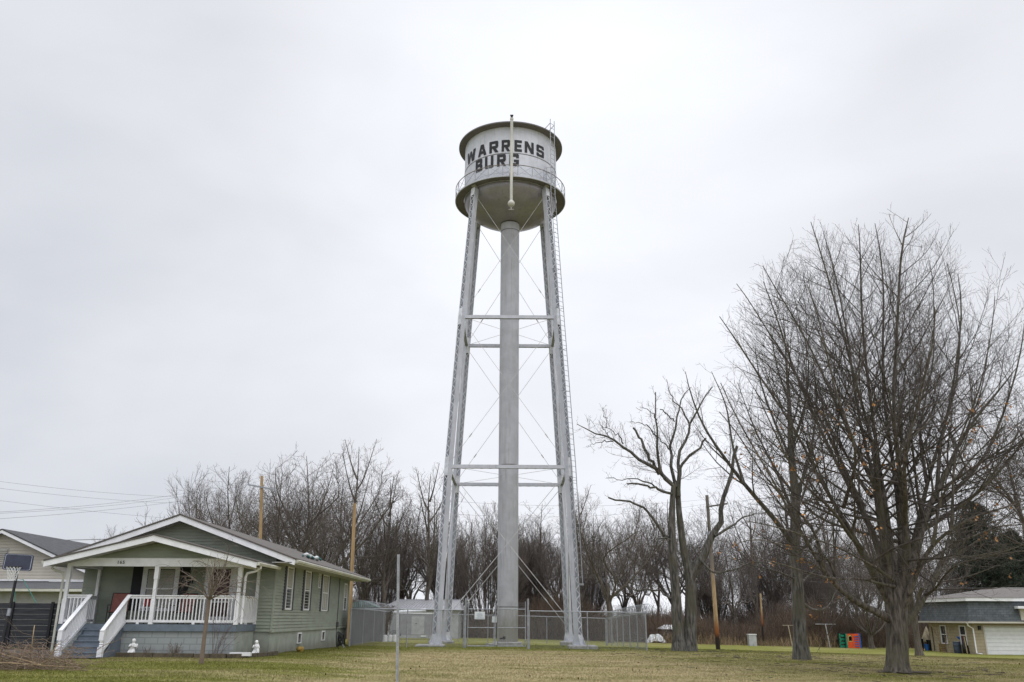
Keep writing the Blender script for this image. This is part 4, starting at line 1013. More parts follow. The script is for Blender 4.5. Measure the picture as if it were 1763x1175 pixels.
# lettering: block capitals bent round the shell
S = .24
GL = {
 'W': [[(0, 1), (.20, 1), (.335, 0), (.15, 0)], [(.15, 0), (.335, 0), (.56, .92), (.44, .92)], [(.44, .92), (.56, .92), (.85, 0), (.665, 0)], [(.665, 0), (.85, 0), (1, 1), (.80, 1)]],
 'A': [[(0, 0), (.24, 0), (.60, 1), (.36, 1)], [(.76, 0), (1, 0), (.64, 1), (.40, 1)], [(.22, .2), (.78, .2), (.72, .40), (.28, .40)]],
 'R': [[(0, 0), (.27, 0), (.27, 1), (0, 1)], [(.2, .79), (.8, .79), (.93, .85), (.85, 1), (.2, 1)], [(.70, .5), (.97, .5), (.97, .87), (.88, 1), (.70, 1)], [(.2, .38), (.85, .38), (.97, .5), (.97, .58), (.2, .58)], [(.40, .4), (.66, .4), (1, 0), (.70, 0)]],
 'E': [[(0, 0), (.32, 0), (.32, 1), (0, 1)], [(.3, 0), (1, 0), (1, .21), (.3, .21)], [(.3, .40), (.9, .40), (.9, .61), (.3, .61)], [(.3, .79), (1, .79), (1, 1), (.3, 1)]],
 'N': [[(0, 0), (.26, 0), (.26, 1), (0, 1)], [(.74, 0), (1, 0), (1, 1), (.74, 1)], [(0, 1), (.28, 1), (1, 0), (.72, 0)]],
 'S': [[(.12, .79), (.88, .79), (.96, .88), (.88, 1), (.12, 1), (.02, .88)], [(.0, .5), (.27, .42), (.27, .95), (.1, 1), (0, .88)], [(.08, .40), (.9, .40), (1, .5), (.92, .60), (.06, .60), (0, .5)], [(.73, .08), (.92, .02), (1, .12), (1, .5), (.9, .6), (.73, .55)], [(.0, .12), (.1, 0), (.9, 0), (1, .12), (.9, .21), (.1, .21)], [(.0, .12), (.27, .12), (.27, .32), (0, .32)], [(.73, .68), (1, .68), (1, .86), (.73, .86)]],
 'B': [[(0, 0), (.27, 0), (.27, 1), (0, 1)], [(.2, .79), (.85, .79), (.95, .88), (.85, 1), (.2, 1)], [(.2, .40), (.9, .40), (.9, .60), (.2, .60)], [(.2, 0), (.88, 0), (1, .12), (.9, .21), (.2, .21)], [(.68, .55), (.93, .58), (.96, .88), (.85, 1), (.68, 1)], [(.71, 0), (.9, 0), (1, .12), (1, .38), (.9, .5), (.71, .5)]],
 'U': [[(0, .14), (.27, .14), (.27, 1), (0, 1)], [(.73, .14), (1, .14), (1, 1), (.73, 1)], [(0, .14), (.13, 0), (.87, 0), (1, .14), (1, .22), (0, .22)]],
 'G': [[(0, .13), (.27, .1), (.27, .9), (0, .87)], [(0, .87), (.12, 1), (.88, 1), (1, .87), (1, .79), (.0, .79)], [(.73, .67), (1, .67), (1, .88), (.73, .88)], [(0, .13), (.12, 0), (1, 0), (1, .21), (0, .21)], [(.73, 0), (1, 0), (1, .5), (.73, .5)], [(.5, .34), (1, .34), (1, .52), (.5, .52)]],
}


def inpoly(P, U, V_):
    r = np.zeros(U.shape, bool); n = len(P); sg = None; pos = np.ones(U.shape, bool); neg = np.ones(U.shape, bool)
    for i in range(n):
        (x0, y0), (x1, y1) = P[i], P[(i + 1) % n]; c = (x1 - x0) * (V_ - y0) - (y1 - y0) * (U - x0); pos &= c >= 0; neg &= c <= 0
    return pos | neg


def letter(ch, a0, a1, z0, z1, rad, nu=40, nv=56):
    U, V_ = np.meshgrid((np.arange(nu) + .5) / nu, (np.arange(nv) + .5) / nv); m = np.zeros(U.shape, bool)
    for p in GL[ch]: m |= inpoly(p, U, V_)
    m0 = m.copy(); m2 = m.copy(); m2[:, 1:] |= m[:, :-1]; m2[:, :-1] |= m[:, 1:]; m3 = m2.copy(); m3[1:] |= m2[:-1]; m3[:-1] |= m2[1:]; m = m3 if ch not in 'S' else m2
    if ch == 'S': m[int(nv * .60):int(nv * .70), int(nu * .70):] = False; m[int(nv * .31):int(nv * .40), :int(nu * .30)] = False
    Vs, Qs = [], []
    for j in range(nv):
        row = m[j]; i = 0
        while i < nu:
            if row[i]:
                k = i
                while k < nu and row[k] and k - i < 8: k += 1
                b = len(Vs)
                for (u, v) in ((i, j), (k, j), (k, j + 1), (i, j + 1)):
                    a = a0 + (a1 - a0) * u / nu; Vs.append((TX + rad * math.sin(a), TY - rad * math.cos(a), z0 + (z1 - z0) * v / nv))
                Qs.append((b, b + 1, b + 2, b + 3)); i = k
            else: i += 1
    return Vs, Qs


def ang(c):
    s_ = (c - 582) / 418.0; s_ *= (1 - .055 * math.sqrt(1 - s_ * s_)) ; return math.asin(max(-1, min(1, s_)))


rows = [('WARRENS', [(190, 262), (287, 360), (388, 470), (500, 578), (618, 687), (712, 795), (820, 888)], 29.80, 30.64), ('BURG', [(266, 327), (350, 427), (460, 540), (572, 660)], 28.76, 29.62)]
lt = MB()
for word, spans, z0, z1 in rows:
    for ch, (x0, x1) in zip(word, spans):
        v, q = letter(ch, ang(x0), ang(x1), z0, z1, RC + .030); lt.add(v, q)
lt.build('lettering', M['black'], tank)

# ------------------------------------------------------------------ the green house
HX = -12.10; YW = 32.3; YR = 47.3; XL, XR = -15.6, -8.62; ZS0, ZE = 0.97, 3.43
gz = lambda x, y: float(terr(x, y))
house = empty('green_house', (HX, YW, gz(HX, YW)), 'sage green clapboard bungalow with white trim and a railed front porch', 'house')
PITCH = (5.0 - 3.46) / (HX + 7.81 + 0)          # main roof slope


def zroof(x): return 5.0 - abs(x - HX) * 0.358


sw = MB()
siding(sw, 'x', YW, lambda z: (XL, XR), ZS0, ZE, .115, -1)
siding(sw, 'x', YW, lambda z: (HX - max(0, (4.88 - z) / .358), HX + max(0, (4.88 - z) / .358)) if z > 3.55 else (XL, XR), ZE, 4.86, .115, -1)
siding(sw, 'y', XR, lambda z: (YW, YR), ZS0, ZE + .1, .115, 1)
sw.box(XL, XR - .002, YW + .002, YR, ZS0, ZE + .1)
wl = sw.build('siding_wall', M['siding'], house)
MB().box(XR - .01, XR + .045, YW - .05, YW + .05, ZS0, ZE).build('corner_board', M['siding'], house)
fd = MB(); fd.box(XL + .03, XR - .03, YW + .03, YR - .02, -.6, ZS0 + .002); fd.box(XR - .032, XR - .02, YW + .03, YR - .02, -.6, ZS0)
fd.build('foundation', M['blockg'], house)
MB().box(XR - .03, XR + .03, YW - .03, YR, ZS0 - .035, ZS0 + .004).build('sill_board', M['siding'], house)


def gable_roof(xc, zt, slope, half, y0, y1, th, mr, parent, name='roof'):
    rf = MB(); ln = math.hypot(1, slope)
    for s in (-1, 1):
        a = (xc, y0, zt); b = (xc + s * half, y0, zt - slope * half); c = (xc + s * half, y1, zt - slope * half); d = (xc, y1, zt)
        n = Vector((s * slope, 0, 1)).normalized() * th; vs = [Vector(p) for p in (a, b, c, d)]; up = [v + n for v in vs]
        W_ = half * ln; uv = [(0, 0), (0, W_), (y1 - y0, W_), (y1 - y0, 0)]
        rf.add(up, [(0, 1, 2, 3) if s > 0 else (3, 2, 1, 0)], [uv if s > 0 else uv[::-1]]); rf.add([vs[1], vs[2], up[2], up[1]], [(0, 1, 2, 3)]); rf.add([vs[0], vs[1], up[1], up[0]], [(0, 1, 2, 3)]); rf.add([vs[3], vs[2], up[2], up[3]], [(0, 1, 2, 3)])
    return rf.build(name, mr, parent)


def rake(xc, zt, slope, half, y, h, t, m, parent, name='fascia', x_in=0.0):
    f = MB()
    for s in (-1, 1):
        a = Vector((xc, y, zt)); b = Vector((xc + s * half, y, zt - slope * half)); dz_ = Vector((0, 0, -h))
        f.slab([a, b, b + dz_, a + dz_], (0, t, 0))
    return f.build(name, m, parent)


YF = 31.6
gable_roof(HX, 5.0, .358, 4.32, YF - .03, 48.6, .05, M['roofbrown'], house)
rake(HX, 4.995, .358, 4.32, YF, .20, .03, M['trim'], house)
sf = MB()
for s in (-1, 1):
    sf.slab([(HX, YF + .032, 4.86), (HX + s * 4.25, YF + .032, 4.86 - .358 * 4.25), (HX + s * 4.25, YW - .018, 4.86 - .358 * 4.25), (HX, YW - .018, 4.86)], (0, 0, -.02))
sf.box(XR + .02, HX + 4.22, YW - .7, 48.5, 3.33, 3.36); sf.box(HX - 4.22, XL, YW - .7, 48.5, 3.33, 3.36)
sf.build('soffit', M['soffit'], house)
ex = HX + 4.32; ez = 5.0 - .358 * 4.32
MB().box(ex - .05, ex - .02, YF + .03, 48.55, ez - .14, ez - .01).build('eave_board', M['trim'], house)
gt = MB(); prof = [(0, 0), (.11, 0), (.125, -.03), (.10, -.10), (.02, -.11), (0, -.09)]
for (x0, y0, y1, z0, s) in ((ex - .018, YF + .2, 48.6, ez - .005, 1),):
    n = len(prof); vs = [(x0 + s * p, y, z0 + q) for y in (y0, y1) for p, q in prof]; gt.add(vs, [(i, (i + 1) % n, n + (i + 1) % n, n + i) for i in range(n)] + [tuple(range(n))[::-1], tuple(range(n, 2 * n))])
gt.build('gutter', M['gutter'], house)
# roof clutter: a rolled tarp resting on the right slope
rt = MB(); pts = [Vector((HX + 3.05 + .05 * math.sin(k), 38.4 + .28 * k, zroof(HX + 3.05) + .16 + .03 * math.sin(k * 1.7))) for k in range(12)]
rt.tube(pts, [.06 + .03 * abs(math.sin(k * .9)) for k in range(12)], 8)
r_ = empty('rolled_tarp', pts[0], 'rolled white and green tarp lying on the right roof slope of the green house', 'tarp'); rt.build('tarp_roll', M['tarp'], r_, 'all')
tb = MB()
for k in (0, 4, 8): tb.tube([pts[k] - Vector((.1, -.05, .06)), pts[k] + Vector((0, .15, .05)), pts[k] + Vector((.16, .3, -.10))], .05, 6)
tb.build('green_wrap', M['tarpg'], r_, 'all')


def window(parent, axis, fixed, c, w, z0, z1, out, trimw=.09, shutter=0.0, curtain=True, mullions=0, rail=True, sill=True, ms=None, name='window'):
    """sash window in a wall; axis 'x' faces -Y, 'y' faces +X"""
    def B(mb, a0, a1, d0, d1, zz0, zz1):
        lo, hi = sorted((fixed + out * d0, fixed + out * d1))
        mb.box(a0, a1, lo, hi, zz0, zz1) if axis == 'x' else mb.box(lo, hi, a0, a1, zz0, zz1)
    f = MB(); a0, a1 = c - w / 2, c + w / 2
    B(f, a0 - trimw, a0, .004, .05, z0 - trimw * .6, z1 + trimw * 1.2); B(f, a1, a1 + trimw, .004, .05, z0 - trimw * .6, z1 + trimw * 1.2)
    B(f, a0, a1, .004, .05, z1, z1 + trimw * 1.2); B(f, a0, a1, .004, .06, z0 - trimw * .6, z0)
    zm = (z0 + z1) / 2
    if rail: B(f, a0, a1, .006, .035, zm - .025, zm + .025)
    for k in range(mullions): x = a0 + w * (k + 1) / (mullions + 1); B(f, x - .012, x + .012, .012, .032, z0, z1)
    fr = f.build(name, M['trim'], parent)
    g = MB(); B(g, a0 + .001, a1 - .001, .018, .024, z0 + .001, z1 - .001); g.build('pane', M['glass'], fr)
    if curtain:
        q = MB(); B(q, a0 + .03, a1 - .03, .0242, .0262, z0 + (.0 if curtain == 'full' else (z1 - z0) * .52) + .03, z1 - .03); q.build('curtain', M['curtain'], fr)
    if shutter:
        for s in (-1, 1):
            sh = MB(); b0 = (a0 - trimw - shutter - .01) if s < 0 else (a1 + trimw + .01); B(sh, b0, b0 + shutter, .003, .045, z0 - .08, z1 + .10)
            n = int((z1 - z0) / .06)
            for k in range(n): zz = z0 - .03 + k * .06; B(sh, b0 + .03, b0 + shutter - .03, .045, .055, zz, zz + .035)
            sh.build('shutter', ms or M['shutter'], parent)
    return fr


def ywall(px, z=1.5, X=XR):   # distance at which the side wall is seen at this pixel column
    lo, hi = 20, 60
    for _ in range(40):
        m = (lo + hi) / 2
        if at(px, 1030, m).x < X: lo = lo; hi = m
        else: lo = m
    return (lo + hi) / 2


def side_y(px): 
    best = min(np.arange(30, 50, .05), key=lambda Y: abs(at(px, 1010, Y).x - XR)); return float(best)


for i, (p0, p1) in enumerate(((491, 503), (522.5, 534), (553, 566))):
    a, b = side_y(p0), side_y(p1); window(house, 'y', XR, (a + b) / 2, (b - a) * .72, 1.80, 3.27, 1, .11, .26, 'full' if i == 2 else True, 2 if i == 2 else 0)
a, b = side_y(592), side_y(597.5); window(house, 'y', XR, (a + b) / 2, .62, 1.85, 3.05, 1, .08, 0, True)
y = side_y(548.5); window(house, 'y', XR, y, .25, 2.75, 3.25, 1, .08, 0, False, 0, False)
for px in (522, 562):
    y = side_y(px); window(house, 'y', XR - .02, y, .55, .48, .82, 1, .045, 0, False, 0, False, name='basement_window')
y = side_y(583); MB().tube([(XR + .05, y, .5), (XR + .05, y, 3.35)], .018, 6).box(XR + .02, XR + .12, y - .1, y + .1, 1.0, 1.25).build('conduit', M['cable'], house)
# front wall under the porch: picture window, door
zf = 1.22
window(house, 'x', YW, -12.78, 1.0, 1.75, 3.12, -1, .17, .36, 'full', 0, True, ms=M['darkshutter'])
dw = MB(); x0, x1 = -11.0, -10.15
dw.box(x0 - .16, x0, YW - .06, YW - .004, zf, 3.35); dw.box(x1, x1 + .16, YW - .06, YW - .004, zf, 3.35); dw.box(x0, x1, YW - .06, YW - .004, 3.22, 3.35)
dr = dw.build('door_frame', M['trim'], house)
MB().box(x0 + .002, x1 - .002, YW - .03, YW - .006, zf, 3.22).build('door', M['maroon'], dr)
sdm = MB(); sdm.box(x0, x0 + .09, YW - .05, YW - .032, zf, 3.22); sdm.box(x1 - .09, x1, YW - .05, YW - .032, zf, 3.22); sdm.box(x0 + .09, x1 - .09, YW - .05, YW - .032, 3.14, 3.22); sdm.box(x0 + .09, x1 - .09, YW - .05, YW - .032, 1.95, 2.02); sdm.box(x0 + .09, x1 - .09, YW - .05, YW - .032, zf, zf + .25)
sdm.build('storm_door', M['trim'], dr); MB().box(x1 - .14, x1 - .10, YW - .09, YW - .05, 2.1, 2.22).build('handle', M['gold'], dr)
MB().box(-11.75, -11.6, YW - .08, YW - .017, 2.6, 2.85).build('porch_lamp', M['black'], house)

# porch
PX0, PX1, PY = -15.16, -9.16, 30.0
pf = MB(); pf.box(PX0 + .05, PX1 - .05, PY + .05, YW - .04, -.4, 1.0); pf.build('porch_base', M['blocks'], house)
MB().box(PX1 - .049, PX1 - .043, PY + .06, YW - .05, -.4, .995).build('porch_side_wall', M['blockg'], house)
MB().box(PX0, PX1, PY - .02, YW - .02, 1.002, zf).build('porch_floor', M['deck'], house)
# porch roof
gable_roof(-12.03, 4.08, .243, 3.55, 29.27, YW - .05, .045, M['roofbrown'], house, 'porch_roof')
rake(-12.03, 4.075, .243, 3.55, 29.3, .19, .03, M['trim'], house, 'porch_fascia')
tr_ = MB(); tr_.slab([(-12.03, 29.33, 3.93), (-15.5, 29.33, 3.93 - .243 * 3.47), (-15.5, YW - .1, 3.93 - .243 * 3.47), (-12.03, YW - .1, 3.93)], (0, 0, -.015)); tr_.slab([(-12.03, 29.33, 3.93), (-8.56, 29.33, 3.93 - .243 * 3.47), (-8.56, YW - .1, 3.93 - .243 * 3.47), (-12.03, YW - .1, 3.93)], (0, 0, -.015)); tr_.box(-14.9, -9.3, PY + .17, YW - .05, 3.2, 3.22)
tr_.build('porch_soffit', M['soffit'], house)
pg = MB(); siding(pg, 'x', PY, lambda z: (-12.03 - max(0, (3.90 - z) / .243), -12.03 + max(0, (3.90 - z) / .243)) if z > 3.40 else (-14.9, -9.2), 3.34, 3.88, .10, -1); pg.build('porch_gable', M['siding'], house)
bm_ = MB(); bm_.box(-15.1, -9.12, PY - .045, PY + .13, 3.09, 3.36); bm_.box(-9.27, -9.12, PY + .13, YW - .02, 3.09, 3.32); bm_.box(-15.1, -14.95, PY + .13, YW - .02, 3.09, 3.32); bm_.build('porch_beam', M['trim'], house)
# eave gutters of the porch roof and downpipes
for s, xe in ((1, -8.50), (-1, -15.56)):
    g_ = MB(); n = len(prof); ze = 4.08 - .243 * 3.55; vs = [(xe + s * p, y, ze + q) for y in (29.35, YW - .15) for p, q in prof]; fs = [(i, (i + 1) % n, n + (i + 1) % n, n + i) for i in range(n)] + [tuple(range(n))[::-1], tuple(range(n, 2 * n))]
    g_.add(vs, fs).build('porch_gutter', M['gutter'], house)
MB().tube([(-8.46, 29.75, 3.13), (-8.46, 29.75, 3.04), (-8.62, 29.85, 2.95), (-8.95, 29.95, 2.88), (-8.99, 29.95, 2.75), (-8.99, 29.95, 1.24)], .04, 6).build('downpipe', M['trim'], house)
MB().tube([(-15.5, 29.75, 3.13), (-15.5, 29.75, 3.0), (-15.4, 29.8, 2.93), (-15.2, 29.9, 2.88), (-15.16, 29.93, 2.75), (-15.16, 29.93, 1.1), (-15.16, 29.93, .35)], .04, 6).build('downpipe', M['gutter'], house)


def turned_post(mb, x, y, z0, z1, w=.13):
    h = z1 - z0; mb.box(x - w / 2, x + w / 2, y - w / 2, y + w / 2, z0, z0 + h * .42); mb.box(x - w / 2, x + w / 2, y - w / 2, y + w / 2, z1 - h * .22, z1)
    za, zb = z0 + h * .42, z1 - h * .22; n = 8; r = w * .5
    k_ = .80; mb.lathe((x, y, 0), [(r * 1.3, za), (r * 1.0, za + .04), (r * 1.25, za + .06), (r * 1.0, za + .09)], 4, math.pi / 4, math.pi / 4 + 2 * math.pi); mb.box(x - r * k_, x + r * k_, y - r * k_, y + r * k_, za, zb)


for x in (-15.03, -12.04, -9.20): p_ = MB(); turned_post(p_, x, PY + .03, zf, 3.09, .14); p_.build('porch_post', M['trim'], house, True)
for x in (-15.02, -9.2): p_ = MB(); p_.box(x - .05, x + .05, YW - .13, YW - .02, zf, 3.09); p_.build('wall_post', M['trim'], house)


def railing(parent, a, b, z0, z1, bal=.115, post_end=False, feet=True):
    """level railing with square balusters between two plan points"""
    a, b = Vector((*a, 0)), Vector((*b, 0)); r = MB(); U = lambda p, z: Vector((p.x, p.y, z))
    r.bar(U(a, z1), U(b, z1), .11, .035); r.bar(U(a, z1 - .06), U(b, z1 - .06), .04, .075); r.bar(U(a, z0 + .10), U(b, z0 + .10), .04, .08)
    n = int((b - a).length / bal)
    for k in range(1, n): p = a.lerp(b, k / n); r.bar(U(p, z0 + .13), U(p, z1 - .09), .034, .034)
    if feet: p = a.lerp(b, .5); r.bar(U(p, z0 + .002), U(p, z0 + .06), .09, .05)
    r.build('railing', M['trim'], parent)


railing(house, (-12.86, PY + .03), (-12.11, PY + .03), zf, 2.14); railing(house, (-11.97, PY + .03), (-9.27, PY + .03), zf, 2.14)
railing(house, (-15.0, PY + .1), (-15.0, YW - .14), zf, 2.14); railing(house, (-9.2, PY + .1), (-9.2, YW - .14), zf, 2.14, .06); railing(house, (-14.96, PY + .03), (-14.22, PY + .03), zf, 2.14)
# steps
gs = .22; st = MB(); rise = (zf - gs) / 6
for k in range(5):
    y0 = 28.62 + k * .285; st.box(-14.12, -12.98, y0, PY - .022, gs - .1 if k == 0 else gs + k * rise - .03, gs + (k + 1) * rise - .03); st.box(-14.15, -12.95, y0 - .03, y0 + .29, gs + (k + 1) * rise - .028, gs + (k + 1) * rise)
steps = empty('front_steps', (-13.55, 28.6, gs), 'slate painted steps with white handrails leading up to the porch', 'steps'); st.build('stair_treads', M['deck'], steps)
for x in (-14.16, -12.94): sg = MB(); sg.slab([(x, 28.75, gs), (x, PY - .03, gs), (x, PY - .03, zf - .1), (x, 29.8, zf - .15)], (.02, 0, 0)); sg.build('stringer_board', M['deck'], steps)
for x in (-14.20, -12.88):
    hr = MB(); a = Vector((x, 28.5, 1.10)); b = Vector((x, PY + .0, 2.12)); hr.bar(a - Vector((0, .12, .08)), b + Vector((0, .05, .03)), .13, .04); hr.bar(a + Vector((0, 0, -.06)), b + Vector((0, 0, -.06)), .04, .08); hr.bar(a + Vector((0, .05, -.68)), b + Vector((0, 0, -.80)), .04, .09)
    for k in range(1, 15): p = a.lerp(b, k / 15); hr.bar(p + Vector((0, 0, -.73)), p + Vector((0, 0, -.08)), .034, .034)
    hr.build('handrail', M['trim'], steps)
    nw = MB(); nw.box(x - .075, x + .075, 28.38, 28.53, gs - .08, gs + .32); nw.lathe((x, 28.455, 0), [(.05, gs + .32), (.075, gs + .35), (.05, gs + .38), (.07, gs + .42), (.05, gs + .46), (.07, gs + .49), (.055, gs + .52)], 12); nw.box(x - .07, x + .07, 28.385, 28.525, gs + .52, 1.06); nw.build('newel', M['trim'], steps, True)
# house number
tc_ = bpy.data.curves.new('number', 'FONT'); tc_.body = '165'; tc_.size = .15; tc_.extrude = .008; tc_.offset = .001; tc_.space_character = 1.25
no = bpy.data.objects.new('house_number', tc_); COL.objects.link(no); no.rotation_euler = (math.pi / 2, 0, 0); no.location = (-13.42, PY - .06, 3.17)
bpy.context.view_layer.update(); nm = bpy.data.meshes.new_from_object(no); nm.transform(no.matrix_world); bpy.data.objects.remove(no); no = bpy.data.objects.new('house_number', nm); nm.materials.clear(); nm.materials.append(M['gold']); COL.objects.link(no); adopt(no, house)


# porch chairs
def sling_chair(x, y, rz, label, m):
    r = empty('patio_chair', (x, y, zf), label, 'chair', rz=0); Rm = Matrix.Rotation(rz, 3, 'Z'); o = Vector((x, y, zf)); T_ = lambda p: o + Rm @ Vector(p)
    s = MB(); s.slab([T_(p) for p in ((-.27, -.25, .40), (.27, -.25, .40), (.27, .22, .36), (-.27, .22, .36))], (0, 0, .012)); s.build('seat', m, r)
    b = MB(); b.slab([T_(p) for p in ((-.27, .22, .37), (.27, .22, .37), (.27, .42, 1.02), (-.27, .42, 1.02))], Rm @ Vector((0, .012, 0))); b.build('backrest', m, r)
    f = MB()
    for q in (-.29, .29):
        f.tube([T_((q, .42, 1.03)), T_((q, .22, .37)), T_((q, -.28, .40)), T_((q, -.30, .0))], .014, 6); f.tube([T_((q, .30, .62)), T_((q, -.28, .62)), T_((q, -.28, .40))], .014, 6); f.tube([T_((q, .22, .40)), T_((q, .30, 0))], .014, 6)
    f.tube([T_((-.29, .42, 1.03)), T_((.29, .42, 1.03))], .014, 6); f.build('frame', M['black'], r)


sling_chair(-13.72, 31.2, .25, 'faded red sling chair on the porch at the top of the steps', M['redsling'])
sling_chair(-11.55, 31.4, -.2, 'red sling chair behind the porch balusters right of the middle post', M['redsling'])
tbm = MB(); tbm.lathe((-12.62, 31.1, 0), [(.001, 1.78), (.33, 1.78), (.33, 1.75), (.001, 1.75)], 20); tb_ = empty('porch_table', (-12.62, 31.1, zf), 'small dark porch table between the two red sling chairs', 'table'); tbm.build('table_top', M['trim'], tb_)
lgm = MB()
for a in range(4): lgm.tube([(-12.62 + .08 * math.cos(a * 1.57), 31.1 + .08 * math.sin(a * 1.57), 1.74), (-12.62 + .26 * math.cos(a * 1.57), 31.1 + .26 * math.sin(a * 1.57), zf)], .012, 6)
lgm.build('table_legs', M['black'], tb_)
cu = MB(); cu.lathe((-12.62, 31.0, 1.78), [(.001, .3), (.10, .27), (.17, .12), (.15, .02), (.001, 0)], 14); tag(cu.build('cushion', M['red'], None, 'all'), 'bright red cushion standing on the porch table', 'cushion')

# flower bed edging, statues, pots
ed = MB(); ep = [(-12.75, 29.35), (-11.5, 29.25), (-10.2, 29.25), (-9.2, 29.4), (-8.7, 29.9), (-8.35, 31), (-8.3, 32.2)]
for p, q in zip(ep, ep[1:]):
    L_ = math.hypot(q[0] - p[0], q[1] - p[1]); n = max(1, int(L_ / .5))
    for k in range(n):
        a = Vector((p[0] + (q[0] - p[0]) * k / n, p[1] + (q[1] - p[1]) * k / n, 0)); b = Vector((p[0] + (q[0] - p[0]) * (k + .97) / n, p[1] + (q[1] - p[1]) * (k + .97) / n, 0)); a.z = b.z = gz(a.x, a.y) + .05; ed.bar(a, b, .11, .16 + .012 * (k % 3))
tag(ed.build('flower_bed_edging', M['timber']), 'dark block edging of the flower bed along the porch base', 'edging')
bdp = [(x, y) for x, y in ep] + [(-8.6, 32.2), (-9.1, 30.1), (-12.7, 30.02)]
mb = MB(); mb.add([(x, y, gz(x, y) + .06) for x, y in bdp], [tuple(range(len(bdp)))]); tag(mb.build('flower_bed_soil', M['dirt']), kind='structure')


def statue(x, y, H, label, lean, kind):
    g = gz(x, y) + .06; r = empty('garden_statue', (x, y, g), label, 'statue'); s = H / .5; b = MB()
    b.lathe((x, y, g), [(.001, .05 * s), (.10 * s, .05 * s), (.11 * s, 0), (.11 * s, -.03)], 14)
    ang_ = lambda t: Vector((x + lean * t * .10, y, g + t * s))
    # draped kneeling figure: stacked uneven rings
    prof_ = [(.035, .115), (.07, .118), (.12, .105), (.17, .085), (.22, .072), (.27, .080), (.31, .082), (.35, .060), (.375, .032)]; n = 14; vs = []; fs = []
    for i, (zz, rr) in enumerate(prof_):
        c = ang_(zz)
        for k in range(n):
            a = 2 * math.pi * k / n; w = rr * s * (1 + .10 * math.sin(3 * a + i) * (zz < .2)) * (1.0 if abs(math.cos(a)) > .5 else .85); vs.append((c.x + w * math.cos(a), c.y + w * .8 * math.sin(a) - (.03 * s if zz < .15 else 0), c.z))
    for i in range(len(prof_) - 1):
        for k in range(n): fs.append((i * n + k, i * n + (k + 1) % n, (i + 1) * n + (k + 1) % n, (i + 1) * n + k))
    b.add(vs, fs); c = ang_(.43); b.lathe(c, [(.001, .07 * s), (.035 * s, .062 * s), (.06 * s, .03 * s), (.064 * s, -.005 * s), (.052 * s, -.04 * s), (.028 * s, -.065 * s), (.02 * s, -.08 * s)], 14)
    b.tube([c + Vector((0, -.058 * s, .005)), c + Vector((0, -.075 * s, -.012 * s))], [.012 * s, .006 * s], 6)
    for q in (-1, 1):
        sh = ang_(.33) + Vector((q * .075 * s, 0, 0)); b.tube([sh, sh + Vector((q * .035 * s, -.03 * s, -.09 * s)), ang_(.27) + Vector((q * .02 * s, -.11 * s, .0)), ang_(.30) + Vector((q * .008 * s, -.125 * s, .02 * s))], [.032 * s, .028 * s, .022 * s, .014 * s], 8)
        b.tube([ang_(.10) + Vector((q * .055 * s, .03, 0)), ang_(.08) + Vector((q * .06 * s, -.10 * s, 0)), ang_(.05) + Vector((q * .05 * s, -.14 * s, -.02 * s))], [.05 * s, .045 * s, .03 * s], 8)
    if kind == 'wings':
        for q in (-1, 1): b.slab([ang_(.31) + Vector((q * .03 * s, .06 * s, 0)), ang_(.34) + Vector((q * .12 * s, .07 * s, 0)), ang_(.22) + Vector((q * .13 * s, .08 * s, 0)), ang_(.12) + Vector((q * .06 * s, .07 * s, 0))], (0, .015 * s, 0))
    else:
        c2 = ang_(.20) + Vector((.09 * s, -.07 * s, 0)); b.lathe(c2, [(.001, .12 * s), (.035 * s, .10 * s), (.04 * s, .07 * s), (.02 * s, .04 * s), (.05 * s, .01 * s), (.06 * s, -.08 * s), (.05 * s, -.17 * s)], 10)
        b.slab([ang_(.36) + Vector((-.07 * s, .04 * s, 0)), ang_(.50) + Vector((0, .05 * s, 0)), ang_(.36) + Vector((.07 * s, .04 * s, 0)), ang_(.05) + Vector((.10 * s, .04 * s, 0)), ang_(.05) + Vector((-.10 * s, .04 * s, 0))], (0, .02 * s, 0))
    b.build('figure', M['statue'], r, 'all')


p = at(228, 1110, 29.6); statue(p.x, 29.6, .50, 'white statue of a praying kneeling child in the bed beside the steps', .8, 'wings')
p = at(441, 1110, 30.6); statue(p.x, 30.6, .48, 'white robed statue holding a small child at the right corner of the porch', .2, 'child')
p = at(417, 1118, 29.8); mb = MB(); mb.box(p.x - .38, p.x + .30, 29.72, 29.90, gz(p.x, 29.8) + .06, gz(p.x, 29.8) + .17); mb.box(p.x - .34, p.x + .26, 29.76, 29.86, gz(p.x, 29.8) + .171, gz(p.x, 29.8) + .175); tag(mb.build('planter_trough', M['white']), 'low white planter trough against the right end of the porch base', 'planter')


